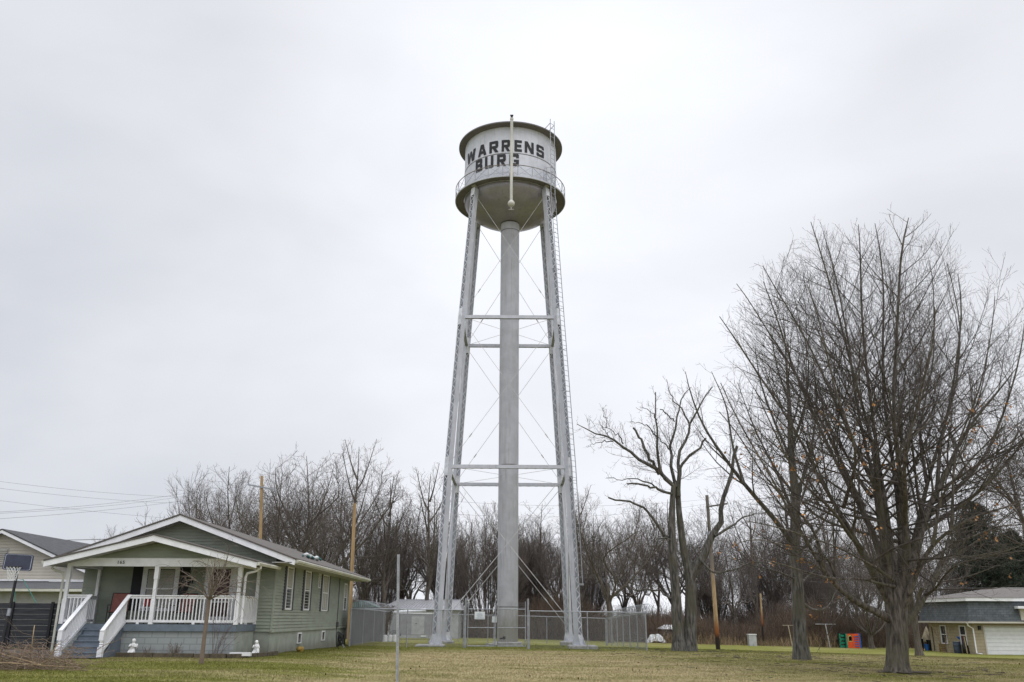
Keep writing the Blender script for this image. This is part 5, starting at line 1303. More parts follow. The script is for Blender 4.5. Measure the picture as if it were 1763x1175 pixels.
def stems(name, x, y, n, H, spread, lean, m, label, r=.008, rg_=None, droop=0, grp=None, cat='shrub', dens=3.5, lv2=True):
    rg = np.random.default_rng(int(abs(x * 100)) + n); z = gz(x, y) + .03; root = empty(name, (x, y, z), label, cat, grp); K = 7
    D = unit(np.stack([rg.normal(lean, spread, n), rg.normal(0, spread, n), np.ones(n)], -1)); P = np.empty((n, K, 3)); P[:, 0] = (x, y, z - .05); P[:, 0, :2] += rg.normal(0, .03 + .02 * H, (n, 2)); L_ = H * (.6 + .5 * rg.random(n)) / (K - 1)
    for k in range(1, K): D = unit(D + rg.normal(0, .10, (n, 3)) - np.array([0, 0, droop])); P[:, k] = P[:, k - 1] + D * L_[:, None]
    R = r * np.linspace(1, .4, K)[None] * np.ones((n, 1)); l1 = spawn(P, R, rg, dens, .2, (32, 10), .4, 5, .2 - droop, .15, .6, .08, .8, None, .012, rmin=.003)
    ls = [(P, R), l1]
    if lv2: ls.append(spawn(*l1, rg, 5, .2, (36, 10), .5, 4, .1, .15, .6, .06, .3, None, .012, rmin=.0026))
    V, Q = join_tubes(ls, (5, 3, 3)[:len(ls)]); np_obj('stems', V, Q, m, root)


p = at(302, 1118, 29.7); stems('bare_shrub', p.x, 29.7, 26, .52, .42, 0, M['brush'], 'small rounded bare shrub below the porch railing')
p = at(253, 1118, 29.6); stems('withered_plant', p.x, 29.6, 9, .38, .25, 0, mat('russet_stems', (.10, .045, .03)), 'small withered russet plant between the kneeling statue and the shrub')
p = at(369, 1118, 29.7); stems('leggy_shrub', p.x, 29.7, 9, 1.55, .28, .30, mat('purple_stems', (.11, .07, .065)), 'leggy bare shrub leaning right in front of the porch base')
# weeping sapling on the lawn
Ys = 26.0; gs_ = ground_at(345, Ys); rg = np.random.default_rng(8)
sp_ = empty('weeping_sapling', gs_, 'young weeping sapling with thin arching twigs in front of the porch', 'tree')
T3 = [([(345, 1156, 0), (347, 1140, 0), (352, 1095, 0), (357, 1055, 0), (360, 1032, 0)], [.085, .07, .058, .055, .05], None)]
P0, R0 = traced(T3, Ys, 10)
crown = at(360, 1034, Ys); n = 15; P = np.empty((n, 8, 3)); D = unit(np.stack([np.cos(np.arange(n) * 2.4) * .75, np.sin(np.arange(n) * 2.4) * .6, rg.uniform(.3, 2.6, n)], -1)); P[:, 0] = crown; Ls = rg.uniform(.15, .26, n)
for k in range(1, 8): D = unit(D + rg.normal(0, .13, (n, 3)) + np.array([0, 0, .05 - .035 * k])); P[:, k] = P[:, k - 1] + D * Ls[:, None]
R = .020 * np.linspace(1, .3, 8)[None] * np.ones((n, 1))
l1 = spawn(P, R, rg, 5.5, .15, (36, 12), .70, 7, -.7, .16, .6, .3, 1.2, None, .012, rmin=.0048)
l2 = spawn(*l1, rg, 3.4, .2, (32, 10), .7, 6, -1.5, .12, .6, .2, .8, None, .010, rmin=.004)
V, Q = tubes_np(P0, R0, 8); np_obj('trunk', V, Q, mat('young_bark', (.17, .13, .10), .9), sp_, True)
V, Q = join_tubes([(P, R), l1, l2], (5, 3, 3)); np_obj('crown', V, Q, mat('sapling_twigs', (.155, .125, .10), .9), sp_)
# brush pile at the left edge
def brush_pile(x, y, label):
    rg = np.random.default_rng(4); root = empty('brush_pile', (x, y, gz(x, y)), label, 'brush pile'); n = 480; K = 6
    c = np.stack([x + rg.normal(0, .75, n), y + rg.normal(0, .5, n), np.zeros(n)], -1); c[:, 2] = terr(c[:, 0], c[:, 1]) + np.abs(rg.normal(0, .22, n)); a = rg.random(n) * 6.28
    D = unit(np.stack([np.cos(a), np.sin(a) * .7, rg.normal(.12, .28, n)], -1)); P = np.empty((n, K, 3)); L_ = rg.uniform(.06, .22, n)[:, None]; P[:, 0] = c - D * L_ * 2.5
    for k in range(1, K): D = unit(D + rg.normal(0, .16, (n, 3))); P[:, k] = P[:, k - 1] + D * L_
    P[..., 2] = np.maximum(P[..., 2], terr(P[..., 0], P[..., 1]) + .02); R = rg.uniform(.003, .009, (n, 1)) * np.linspace(1, .5, K)[None]; l1 = spawn(P, R, rg, 5, .2, (35, 12), .4, 4, .1, .2, .6, .06, .4, None, .012, rmin=.003)
    V, Q = join_tubes([(P, R), l1], (4, 3)); np_obj('twigs', V, Q, M['twigtan'], root)
    big_ = [([Vector((x - 2.6, y - .6, .45)), Vector((x - 1.2, y - .8, .42)), Vector((x + .2, y - 1.0, .40)), Vector((x + 1.9, y - 1.3, .32))], .016), ([Vector((x - .9, y - .4, .72)), Vector((x - .2, y - .5, .55)), Vector((x + .9, y - .9, .36))], .016), ([Vector((x + .15, y, .3)), Vector((x + .12, y, .9)), Vector((x + .1, y + .02, 1.25))], .012), ([Vector((x + .9, y - .8, .34)), Vector((x + 1.15, y - .7, .85))], .012)]
    t_ = MB()
    for q, r in big_: t_.tube(q, [r * (1 - .4 * i / len(q)) for i in range(len(q))], 6)
    t_.build('branches', M['deadstem'], root, 'all')


p = at(38, 1158, 22.8); brush_pile(p.x, 22.8, 'heap of cut tan twigs and branches lying by the driveway')

# along the side wall: hose reel, yellow toy, small box
y = side_y(571); x = XR + .55; z = gz(x, y)
hr = empty('hose_reel', (x, y, z), 'black garden hose coiled on a reel against the side foundation', 'hose reel'); q = MB()
for k in range(5):
    rr = .34 - .03 * k; q.tube([(x - .1 + .06 * k, y + rr * math.cos(a) * .8, z + .40 + rr * math.sin(a)) for a in np.linspace(0, 2 * math.pi, 19)], .022, 6)
q.build('hose', M['hose'], hr, 'all'); q = MB(); q.tube([(x - .15, y, z), (x, y, z + .40), (x + .22, y, z)], .018, 6); q.tube([(x - .15, y + .3, z), (x, y, z + .40), (x + .22, y + .3, z)], .018, 6); q.build('stand', M['galv'], hr)
y = side_y(508); mb = MB(); mb.lathe((XR + .4, y, gz(XR, y)), [(.001, .2), (.12, .18), (.16, .1), (.12, 0)], 12); mb.tube([(XR + .4, y - .1, gz(XR, y) + .12), (XR + .4, y - .32, gz(XR, y) + .10)], [.09, .05], 8); tag(mb.build('watering_can', M['yellow'], None, 'all'), 'small mustard yellow can lying by the side foundation of the green house', 'can')

# ------------------------------------------------------------------ neighbour, board fence and hoop at the left
nb = empty('cream_house', (-28.5, 48, 0), 'cream sided house with a dark shingle roof at the left edge behind the driveway', 'house')
w_ = MB(); zt = 5.85; xa = at(5, 913, 47.6).x; sl = .425
siding(w_, 'x', 48, lambda z: (xa - min(7.2, (zt - z) / sl), xa + min(7.2, (zt - z) / sl)), 3.25, zt - .05, .16, -1); siding(w_, 'y', xa + 7.2, lambda z: (48, 62), 0, 2.8, .16, 1); w_.box(xa - 7.2, xa + 7.19, 48.01, 62, -.5, 2.8); w_.build('siding_wall', M['cream'], nb)
gable_roof(xa, zt + .07, sl, 7.9, 47.5, 63, .06, M['roofgrey'], nb); rake(xa, zt + .06, sl, 7.9, 47.52, .17, .03, M['trim'], nb)
lv = MB(); pl = at(-6, 955, 47.9)
for k in range(8): lv.box(pl.x - .45, pl.x + .55, 47.9, 47.96, 4.05 + k * .11, 4.12 + k * .11)
lv.box(pl.x - .5, pl.x + .6, 47.965, 47.98, 4.0, 4.98); lv.build('louvre_vent', M['soffit'], nb)
lr = MB(); za, zb = 3.22, 2.72
lr.add([(-36, 43, zb), (-20, 43, zb), (-20, 47.98, za), (-36, 47.98, za)], [(0, 1, 2, 3)], [[(0, 0), (16, 0), (16, 5), (0, 5)]]); lr.add([(-36, 43, zb - .06), (-20, 43, zb - .06), (-20, 43, zb), (-36, 43, zb)], [(0, 1, 2, 3)]); lr.build('lean_to_roof', M['roofgrey'], nb)
MB().box(-36, -19.95, 42.9, 42.99, zb - .14, zb - .02).build('gutter', M['gutter'], nb); MB().box(-36, -20.2, 43.6, 47.9, -.5, 2.64).build('lean_to_wall', M['greywall'], nb); MB().box(-36, -19.9, 47.86, 47.95, 3.235, 3.33).build('flashing', M['trim'], nb)

fb = empty('board_fence', (-17.5, 33, gz(-17.5, 33)), 'weathered black horizontal board fence beside the green house', 'fence')
xA = -15.25
for x0, x1 in ((-21.4, -18.42), (-18.36, -16.95), (-16.9, xA)):
    b_ = MB(); zt_ = 1.90
    for k in range(9): b_.box(x0, x1, 33 + .004 * (k % 2), 33.03 + .004 * (k % 2), .16 + k * .195, .16 + k * .195 + .188)
    b_.build('board_panel', M['oldblack'], fb)
for x in (-18.39, -16.925, xA + .05): b_ = MB(); b_.box(x - .05, x + .05, 32.93, 33.0, .05, 1.96); b_.build('post', M['black'], fb)

hp = empty('basketball_hoop', (at(1, 1128, 29.5).x, 29.5, gz(-17, 29.5)), 'freestanding basketball hoop with dark backboard and white net at the left edge', 'basketball hoop')
bx, by = at(14, 1010, 29.5).x, 29.5; a = Vector((at(-1, 1131, 29.3).x, 29.3, .24)); b = at(27, 1000, 29.6)
MB().tube([a, a.lerp(b, .5)], .055, 10).tube([a.lerp(b, .48), b, at(31, 975, 29.75)], .045, 10).build('pole', M['black'], hp, True)
MB().tube([a.lerp(b, .52), a.lerp(b, .62)], .058, 10).build('collar', M['galv'], hp, True)
MB().tube([a.lerp(b, .25), a + Vector((.75, .2, .15)), a + Vector((1.0, .2, .0))], .02, 6).box(a.x - .3, a.x + 1.1, 29.1, 29.8, .2, .30).build('base', M['black'], hp)
p1, p2, p3, p4 = at(3, 981, 29.45), at(53, 984, 29.45), at(59, 953, 29.6), at(9, 953, 29.6)
bbm = MB()


def rrect(p1, p2, p3, p4, r, off, th):
    U = (p2 - p1); Vv = (p4 - p1); pts = []
    for (cx, cy, a0) in ((r, r, math.pi), (1 - r, r, 1.5 * math.pi), (1 - r, 1 - r, 0), (r, 1 - r, .5 * math.pi)):
        for k in range(5): a = a0 + k * math.pi / 8; pts.append(p1 + U * (cx + r * math.cos(a)) + Vv * (cy + r * math.sin(a)) + Vector((0, off, 0)))
    return pts


bbm.slab(rrect(p1, p2, p3, p4, .1, 0, 0), (0, .035, 0)); bb_ = bbm.build('backboard', mat('navy_backboard', (.02, .024, .045), .35), hp)
ln_ = MB(); ot = rrect(p1, p2, p3, p4, .09, -.004, 0); ctr_ = (p1 + p3) / 2; i1 = [ctr_ + (q - ctr_) * .93 for q in ot]; i2 = [ctr_ + (q - ctr_) * .895 for q in ot]; n = len(ot)
ln_.add(i1 + i2, [(k, (k + 1) % n, n + (k + 1) % n, n + k) for k in range(n)]); ln_.build('painted_border', mat('pale_line', (.30, .32, .40)), bb_)
rc = at(24, 976, 29.15); rm = MB(); rm.tube([rc + Vector((.225 * math.cos(a), .225 * math.sin(a), 0)) for a in np.linspace(0, 2 * math.pi, 21)], .012, 6); rm.bar(rc + Vector((0, .2, 0)), rc + Vector((0, .36, 0)), .12, .04); rm.build('rim', M['black'], hp, 'all')
ne = MB()
for k in range(12):
    for s in (-1, 1):
        pts = [rc + Vector((rr * math.cos(k * .5236 + s * t * .5), rr * math.sin(k * .5236 + s * t * .5), -zz)) for t, rr, zz in ((0, .22, 0), (1, .17, .16), (2, .14, .30), (3, .13, .44))]; ne.tube(pts, .008, 4)
ne.build('net', M['white'], hp)
sw_ = MB(); q1, q2 = at(25, 1042, 40), at(26, 1000, 40); sw_.tube([q1, q2], .014, 6); sw_.tube([at(64, 1042, 40), at(40, 998, 40)], .016, 6); sw_.tube([q2, at(40, 998, 40)], .010, 6)
tag(sw_.build('swing_frame', M['teal']), 'thin teal swing frame showing above the black board fence', 'swing')

# ------------------------------------------------------------------ chain-link enclosure round the tower
YFF = 45.5; FX0, FX1 = at(603, 1080, YFF).x, at(1112, 1080, YFF).x; GX0, GX1 = at(801, 1080, YFF).x, at(909, 1080, YFF).x; YB_ = 64.0; FH = 1.83


def link_panel(mb, a, b, z0a, z0b, h, s=.080, r=.0022):
    """diagonal woven wires clipped to the panel"""
    a, b = Vector(a), Vector(b); L_ = (b - a).length; d = (b - a).normalized(); n = int((L_ + h) / s)
    for k in range(n + 1):
        o = -h + k * s
        for sg in (1, -1):
            u0, v0 = (o, 0.0); u1, v1 = (o + h, h)
            if u0 < 0: v0 = -u0; u0 = 0
            if u1 > L_: v1 = h - (u1 - L_); u1 = L_
            if v1 - v0 < .02: continue
            if sg < 0: v0, v1 = h - v0, h - v1
            g0 = z0a + (z0b - z0a) * u0 / L_; g1 = z0a + (z0b - z0a) * u1 / L_
            p = a + d * u0; q = a + d * u1; mb.tube([Vector((p.x, p.y, g0 + v0)), Vector((q.x, q.y, g1 + v1))], r, 3, False)


def fence_run(name, p0, p1, posts, label, coil=False, slats=0.0, wr=.0022):
    root = empty(name, (p0[0], p0[1], gz(*p0)), label, 'fence', 'sides of the chain-link enclosure'); P0_, P1_ = Vector((*p0, 0)), Vector((*p1, 0)); za, zb = gz(*p0), gz(*p1)
    L_ = (P1_ - P0_).length; n = posts
    for k in range(n + 1):
        p = P0_.lerp(P1_, k / n); z = gz(p.x, p.y); big_ = k in (0, n)
        MB().tube([(p.x, p.y, z - .1), (p.x, p.y, z + FH + .03)], .036 if big_ else .028, 8).build('post', M['galv'], root, True)
    U = lambda t, z: (lambda p: Vector((p.x, p.y, gz(p.x, p.y) + z)))(P0_.lerp(P1_, t))
    MB().tube([U(t / 8, FH) for t in range(9)], .024, 8).build('top_rail', M['galv'], root, True)
    lk = MB()
    for k in range(n):
        a, b = P0_.lerp(P1_, k / n), P0_.lerp(P1_, (k + 1) / n); link_panel(lk, a, b, gz(a.x, a.y) + .04, gz(b.x, b.y) + .04, FH - .05, r=wr)
    lk.build('chain_link', M['wire'], root)
    if coil:
        turns = int(L_ * 1.7); pts = [U((t / (turns * 12)), FH + .20 + .24 * math.sin(t * math.pi / 6)) + Vector((.26 * math.cos(t * math.pi / 6) + .16, 0, 0)) for t in range(turns * 12 + 1)]
        c_ = MB(); c_.tube(pts, .009, 4)
        for t in range(0, len(pts) - 1, 2): c_.bar(pts[t], pts[t + 1], .022, .004)
        c_.build('razor_wire', M['galv'], root)
    if slats:
        s_ = MB(); t = 0.01; rg = np.random.default_rng(2)
        while t < slats:
            p = U(t, .06 + .05 * rg.random()); q = Vector((p.x, p.y, gz(p.x, p.y) + FH - .05)); w = .085 / L_
            s_.bar(p, q, .078, .008, side=(P1_ - P0_)); t += w * (1.0 if rg.random() > .03 else 2.0)
        s_.build('privacy_slats', M['slat'], root)
    return root


fence_run('chain_link_fence', (FX0, YFF), (GX0 - .06, YFF), 2, 'front run of chain-link fence left of the gate')
fence_run('chain_link_fence', (GX1 + .06, YFF), (FX1, YFF), 2, 'front run of chain-link fence right of the gate')
fence_run('chain_link_fence', (FX1, YFF + .08), (FX1 + .0, YB_), 6, 'right side of the chain-link enclosure topped with coiled razor wire', True, 0.0, .0011)
fence_run('chain_link_fence', (FX0, YFF + .08), (FX0 + .15, YB_), 5, 'left side of the enclosure with grey slats and coiled razor wire', True, .62)
fence_run('chain_link_fence', (FX0 + .22, YB_), (FX1 - .08, YB_), 7, 'back run of the chain-link enclosure behind the tower legs')
# gate
zg = gz(-.4, YFF); gate = empty('double_gate', ((GX0 + GX1) / 2, YFF, zg), 'double-leaf chain-link gate in front of the tower riser', 'gate')
for x in (GX0, GX1): MB().tube([(x, YFF, zg - .1), (x, YFF, zg + 2.42)], .05, 10).build('gate_post', M['galv'], gate, True)
GM = at(856, 1080, YFF).x
for x0, x1 in ((GX0 + .13, GM - .10), (GM + .04, GX1 - .13)):
    f = MB(); zt2 = zg + 1.90
    for x in (x0, x1): f.tube([(x, YFF, zg + .10), (x, YFF, zg + 2.28)], .026, 8)
    for z in (zg + .12, zg + 1.0, zt2): f.tube([(x0, YFF, z), (x1, YFF, z)], .022, 8)
    for z in (2.0, 2.1, 2.2): f.tube([(x0, YFF, zg + z), (x1, YFF, zg + z)], .004, 4)
    lf = f.build('gate_leaf', M['galv'], gate, True); lk = MB(); link_panel(lk, (x0, YFF - .02, 0), (x1, YFF - .02, 0), zg + .12, zg + .12, 1.78); lk.build('chain_link', M['wire'], lf)
s0, s1 = at(817, 1066.5, YFF - .05), at(835, 1053.5, YFF - .05)
sg_ = empty('notice_sign', (s0.x, YFF - .06, s0.z), 'white notice sign with dark lettering wired to the left gate leaf', 'sign')
MB().box(s0.x, s1.x, YFF - .075, YFF - .065, s0.z, s1.z).build('board', M['signw'], sg_)
bx_ = bpy.data.curves.new('sign', 'FONT'); bx_.body = 'NO\nTRESPASSING\nVILLAGE WATER\nDEPT. ONLY\nAUTHORIZED PERSONNEL'; bx_.size = .062; bx_.align_x = 'CENTER'; bx_.extrude = .001; bx_.space_line = 1.05
to = bpy.data.objects.new('t', bx_); COL.objects.link(to); to.rotation_euler = (math.pi / 2, 0, 0); to.location = ((s0.x + s1.x) / 2, YFF - .0775, s1.z - .075)
for k_, (w_t) in enumerate([1]): pass
bpy.context.view_layer.update(); tm = bpy.data.meshes.new_from_object(to); tm.transform(to.matrix_world)
co = np.array([v.co[:] for v in tm.vertices]); wd = co[:, 0].max() - co[:, 0].min(); sc_ = .9 * (s1.x - s0.x) / wd; cx_ = (s0.x + s1.x) / 2
for v in tm.vertices: v.co.x = cx_ + (v.co.x - cx_) * min(1, sc_)
bpy.data.objects.remove(to); tm.materials.clear(); tm.materials.append(M['signt']); to = bpy.data.objects.new('lettering', tm); COL.objects.link(to); adopt(to, sg_)
s0, s1 = at(847, 1072, 60), at(855, 1061.5, 60)
b_ = empty('meter_box', (s0.x, 60, s0.z), 'pale metal control box on a post behind the left gate leaf', 'control box'); MB().box(s0.x, s1.x, 59.8, 60.1, s0.z, s1.z).build('box', M['signw'], b_); MB().box((s0.x + s1.x) / 2 - .05, (s0.x + s1.x) / 2 + .05, 60.0, 60.1, gz(-1, 60), s0.z).build('post', M['galv'], b_)
p = at(868, 1093, 48.6); vs_ = empty('valve_stand', (p.x, 48.6, 0), 'small black valve on thin legs in front of the riser', 'valve'); q = MB()
for dx_ in (-.08, .0, .10): q.tube([(p.x + dx_ * 1.5, 48.6, .02), (p.x + dx_, 48.6, .40)], .012, 5)
q.build('stand', M['galv'], vs_); MB().lathe((p.x, 48.6, .38), [(.001, .16), (.07, .14), (.09, .05), (.04, 0)], 10).tube([(p.x, 48.6, .45), (p.x - .22, 48.5, .42)], .035, 8).build('valve_body', M['black'], vs_, True)
p = at(839, 1106, 48.5); q = MB(); q.lathe((p.x, 48.5, gz(p.x, 48.5)), [(.001, .18), (.09, .17), (.10, .02), (.10, -.03)], 12); q.tube([(p.x + .05, 48.5, .12), (p.x + .5, 48.6, .10)], .07, 8); tag(q.build('pipe_stub', M['concrete'], None, True), 'short pale pipe stub lying in the grass inside the gate', 'pipe')

# galvanised sign post close to the camera
p = at(686, 955, 16.5); pb = empty('sign_post', (p.x - .02, 16.5, gz(p.x, 16.5)), 'bare galvanised sign post standing alone in the front lawn', 'post'); q = MB(); zb_ = gz(p.x, 16.5) - .2; xb = at(686, 1170, 16.5).x
q.bar((xb, 16.5, zb_), (p.x, 16.5, p.z), .046, .046); q.build('post', M['galv'], pb); q = MB()
for k in range(40): z = .5 + k * .05; t = (z - zb_) / (p.z - zb_); x = xb + (p.x - xb) * t; q.box(x - .003, x + .003, 16.475, 16.4765, z, z + .008)
q.build('bolt_holes', M['black'], pb)

# ------------------------------------------------------------------ poles and overhead wires


def upole(px, pyt, D, lab, m, r=.16, arms=()):
    g = ground_at(px[1], D); t = at(px[0], pyt, D); root = empty('utility_pole', g, lab, 'utility pole')
    MB().tube([(0, 0, -.3), ((t.x - g.x) * .5, 0, (t.z - g.z) * .5), (t.x - g.x, 0, t.z - g.z)], [r, r * .88, r * .74], 12)
    mb_ = MB().tube([(0, 0, -.3), ((t.x - g.x) * .5, 0, (t.z - g.z) * .5), (t.x - g.x, 0, t.z - g.z)], [r, r * .88, r * .74], 12)
    me_ = mb_.build('pole', m); me_.parent = root
    for (dz_, x0, x1, tilt, mm) in arms:
        a = Vector((t.x - g.x + x0, -.12, t.z - g.z - dz_)); b = Vector((t.x - g.x + x1, -.12, t.z - g.z - dz_ + tilt)); q = MB(); q.bar(a, b, .09, .11); q.tube([b, b + Vector((0, 0, .16))], .03, 6); q.tube([a, a + Vector((0, 0, .16))], .03, 6); o = q.build('crossarm', mm); o.parent = root
    return root, t, g


upole((451, 447), 820, 62, 'new yellow wooden utility pole rising behind the roof of the green house', M['newpole'], .14, ((.65, -.9, 1.1, -.35, M['galv']),))
upole((611, 603), 867, 54, 'second new wooden pole between the green house and the slatted fence', M['newpole'], .13)
rt_, t, g = upole((1217, 1233), 853, 66, 'weathered utility pole with charred foot right of the twin-trunk tree', M['pole'], .165, ((.9, -.1, 1.5, .25, M['barkfar']),))
q = MB(); q.lathe((t.x - g.x - .05, -.35, t.z - g.z - 3.2), [(.001, .45), (.22, .42), (.24, .35), (.24, -.35), (.001, -.4)], 14); o = q.build('transformer', M['galv'], None, True); o.parent = rt_


def wirerun(p, q, sag, label, D1, D2, r=.014):
    a, b = at(*p, D1), at(*q, D2); pts = [a.lerp(b, t / 16) - Vector((0, 0, sag * 4 * (t / 16) * (1 - t / 16))) for t in range(17)]
    o = MB().tube(pts, r, 4, False).build('overhead_wire', M['cable'], None, True); tag(o, label, 'cable', 'overhead wires crossing the sky at the left')


wirerun((-40, 824), (450, 857), .35, 'topmost overhead wire sloping down to the right over the cream house', 44, 62, .0055)
wirerun((-40, 836), (450, 867), .35, 'second overhead wire sloping gently to the right, just under the topmost one', 44, 62, .0055)
wirerun((-40, 857), (450, 902), .2, 'lowest of the overhead wires sloping down to the right', 44, 62, .0055)
wirerun((-40, 884), (450, 822), .4, 'overhead wire climbing to the right toward the new wooden pole', 34, 62, .0055)
wirerun((-40, 886), (450, 828), .4, 'overhead wire climbing just beneath the wire to the new wooden pole', 34, 62, .005)
wirerun((-40, 896), (450, 838), .3, 'lowest overhead wire climbing to the right at the left edge', 34, 62, .0055)
wirerun((60, 930), (330, 917), .2, 'thick dark service cable low between the two left roofs', 60, 75, .022)
wirerun((611, 868), (1217, 868), .9, 'thin overhead wire passing behind the tower below its lower strut', 54, 66, .006)
wirerun((611, 846), (1217, 860), .7, 'thin overhead wire behind the tower at the height of its lower strut', 54, 66, .006)
wirerun((1217, 990), (1800, 1014), .2, 'pale service wire running to the brick house roof', 66, 62, .009)
wirerun((880, 986), (1217, 992), .3, 'pale low wire in front of the wood right of the riser', 70, 66, .008)

# ------------------------------------------------------------------ sheds, trailer, far clutter
YS = 84
x0, x1 = at(663, 1050, YS).x, at(792, 1050, YS).x; zb_ = gz(-8, YS); zt_ = at(665, 1049, 82).z; shd = empty('metal_shed', ((x0 + x1) / 2, YS, zb_), 'long pale metal shed with a grey ribbed roof behind the tower', 'shed')
q = MB(); q.box(x0, x1, 82, 90, zb_ - .3, zt_); q.build('wall', M['metalwall'], shd); q = MB(); xx = x0 + .3
while xx < x1: q.box(xx, xx + .04, 81.97, 81.999, zb_, zt_); xx += .3
q.build('wall_ribs', M['metalwall'], shd)
zr = at(680, 1033, 86).z; q = MB(); q.add([(x0 - .3, 81.6, zt_ - .05), (x1 + .3, 81.6, zt_ - .05), (x1 - .2, 86, zr), (x0 + .9, 86, zr), (x1 + .3, 90.3, zt_ - .05), (x0 - .3, 90.3, zt_ - .05)], [(0, 1, 2, 3), (3, 2, 4, 5), (1, 4, 2), (0, 3, 5), (0, 5, 4, 1)]); q.build('roof', M['metalroof'], shd)
q = MB()
for k in range(26): t = k / 25; q.bar((x0 - .2 + (x1 - x0 + .4) * t, 81.62, zt_ - .02), (x0 + .95 + (x1 - x0 - 1.1) * t, 85.95, zr + .02), .04, .05)
q.bar((x0 + .8, 86, zr + .03), (x1 - .1, 86, zr + .03), .2, .06); q.build('roof_ribs', M['metalroof'], shd)
q = MB(); q.box(x1 - 3.4, x1 - 2.9, 81.93, 81.96, zb_ + .1, zt_ - .3); q.build('door', M['white'], shd)
YT = 72; tx0, tx1 = at(667, 1090, YT).x, at(742, 1090, YT).x; zb_ = gz(-9, YT); ztp = at(700, 1057, YT).z; trl = empty('enclosed_trailer', ((tx0 + tx1) / 2, YT, zb_), 'grey enclosed trailer with black fenders parked in front of the metal shed', 'trailer')
MB().box(tx0, tx1, YT, YT + 2.2, zb_ + .35, ztp).build('body', M['trailer'], trl); MB().box(tx0 - .02, tx1 + .02, YT - .02, YT + 2.22, ztp + .003, ztp + .09).build('roof_cap', M['white'], trl)
wx = at(680, 1090, YT).x; q = MB(); q.slab([(wx - .50, YT - .14, zb_ + .30), (wx - .32, YT - .14, zb_ + .72), (wx + .32, YT - .14, zb_ + .72), (wx + .50, YT - .14, zb_ + .30), (wx + .40, YT - .14, zb_ + .30), (wx + .26, YT - .14, zb_ + .62), (wx - .26, YT - .14, zb_ + .62), (wx - .40, YT - .14, zb_ + .30)], (0, .13, 0)); q.build('fender', M['black'], trl)
w_ = MB(); w_.tube([(wx, YT - .16, zb_ + .30), (wx, YT + .02, zb_ + .30)], .29, 20); wo = w_.build('wheel', M['hose'], trl, True); MB().tube([(wx, YT - .175, zb_ + .30), (wx, YT - .161, zb_ + .30)], .17, 16).build('rim', M['galv'], wo, True)
dx0, dx1 = at(708, 1090, YT).x, at(730, 1090, YT).x; q = MB(); q.box(dx0, dx1, YT - .02, YT - .003, zb_ + .40, ztp - .2); dq = q.build('door', M['metalwall'], trl); MB().box(dx0 + .3, dx0 + .42, YT - .04, YT - .021, zb_ + 1.2, zb_ + 1.26).build('handle', M['black'], dq)
q = MB(); p0_ = at(660, 1056, 75); p1_ = at(733, 1051, 75); q.tube([p0_, p1_], .14, 8); tag(q.build('white_pipe', M['white'], None, True), 'long white pipe lying along the eave of the metal shed', 'pipe')
# dark small shed behind the slatted fence
YD = 70; x0, x1 = at(590, 1050, YD).x, at(650, 1050, YD).x; zb_ = gz(-12, YD); zt_ = at(620, 1046, YD).z; ds = empty('dark_shed', ((x0 + x1) / 2, YD, zb_), 'small dark shed with green-grey roof behind the slatted fence', 'shed')
MB().box(x0, x1, YD, YD + 3, zb_ - .2, zt_).build('wall', M['shutter'], ds); xm = (x0 + x1) / 2; q = MB(); q.add([(x0 - .1, YD - .1, zt_), (xm, YD - .1, zt_ + .55), (x1 + .1, YD - .1, zt_), (x0 - .1, YD + 3, zt_), (xm, YD + 3, zt_ + .55), (x1 + .1, YD + 3, zt_)], [(0, 1, 4, 3), (1, 2, 5, 4), (0, 2, 1)]); q.build('roof', mat('grey_green_roof', (.10, .14, .14)), ds)
p = at(668, 1100, 58); q = MB(); q.tube([(p.x - .03, 58, gz(p.x, 58) - .1), at(669.5, 1069, 58)], .045, 8); tag(q.build('white_stake', M['white'], None, True), 'slim white stake beside the tree behind the slatted fence', 'post')
p = at(671, 1100, 57); z = gz(p.x, 57); q = MB()
for k in range(3): q.lathe((p.x - .3 + .32 * k, 57 + .1 * (k % 2), z), [(.001, .42), (.15, .40), (.17, .02), (.15, 0)], 12)
tag(q.build('bucket_row', M['white'], None, True), 'pale buckets on the grass at the foot of the white stake', 'buckets')
# ivy-clad trunk behind the slats
g = ground_at(655, 58); tr = empty('ivy_trunk', g, 'stout leaning trunk covered in brown vine at the end of the slatted fence', 'tree'); q = MB(); q.tube([g - Vector((0, 0, .2)), at(657, 1080, 58), at(664, 1052, 58), at(672, 1046, 58)], [.42, .36, .40, .2], 14); q.build('trunk', M['barkfar'], tr, True)
rg = np.random.default_rng(3); n = 700; P = np.empty((n, 4, 3)); t = rg.random(n); A_ = np.array(g); B_ = np.array(at(667, 1044, 58)); a = rg.random(n) * 6.28; c = A_ + (B_ - A_) * t[:, None]; P[:, 0] = c + np.stack([np.cos(a) * .36, np.sin(a) * .36, 0 * a], -1); D = unit(np.stack([np.cos(a), np.sin(a), rg.normal(.3, .5, n)], -1) + rg.normal(0, .5, (n, 3)))
for k in range(1, 4): D = unit(D + rg.normal(0, .4, (n, 3))); P[:, k] = P[:, k - 1] + D * .07
V, Q = tubes_np(P, np.full((n, 4), .012), 3); np_obj('vines', V, Q, M['brush'], tr)

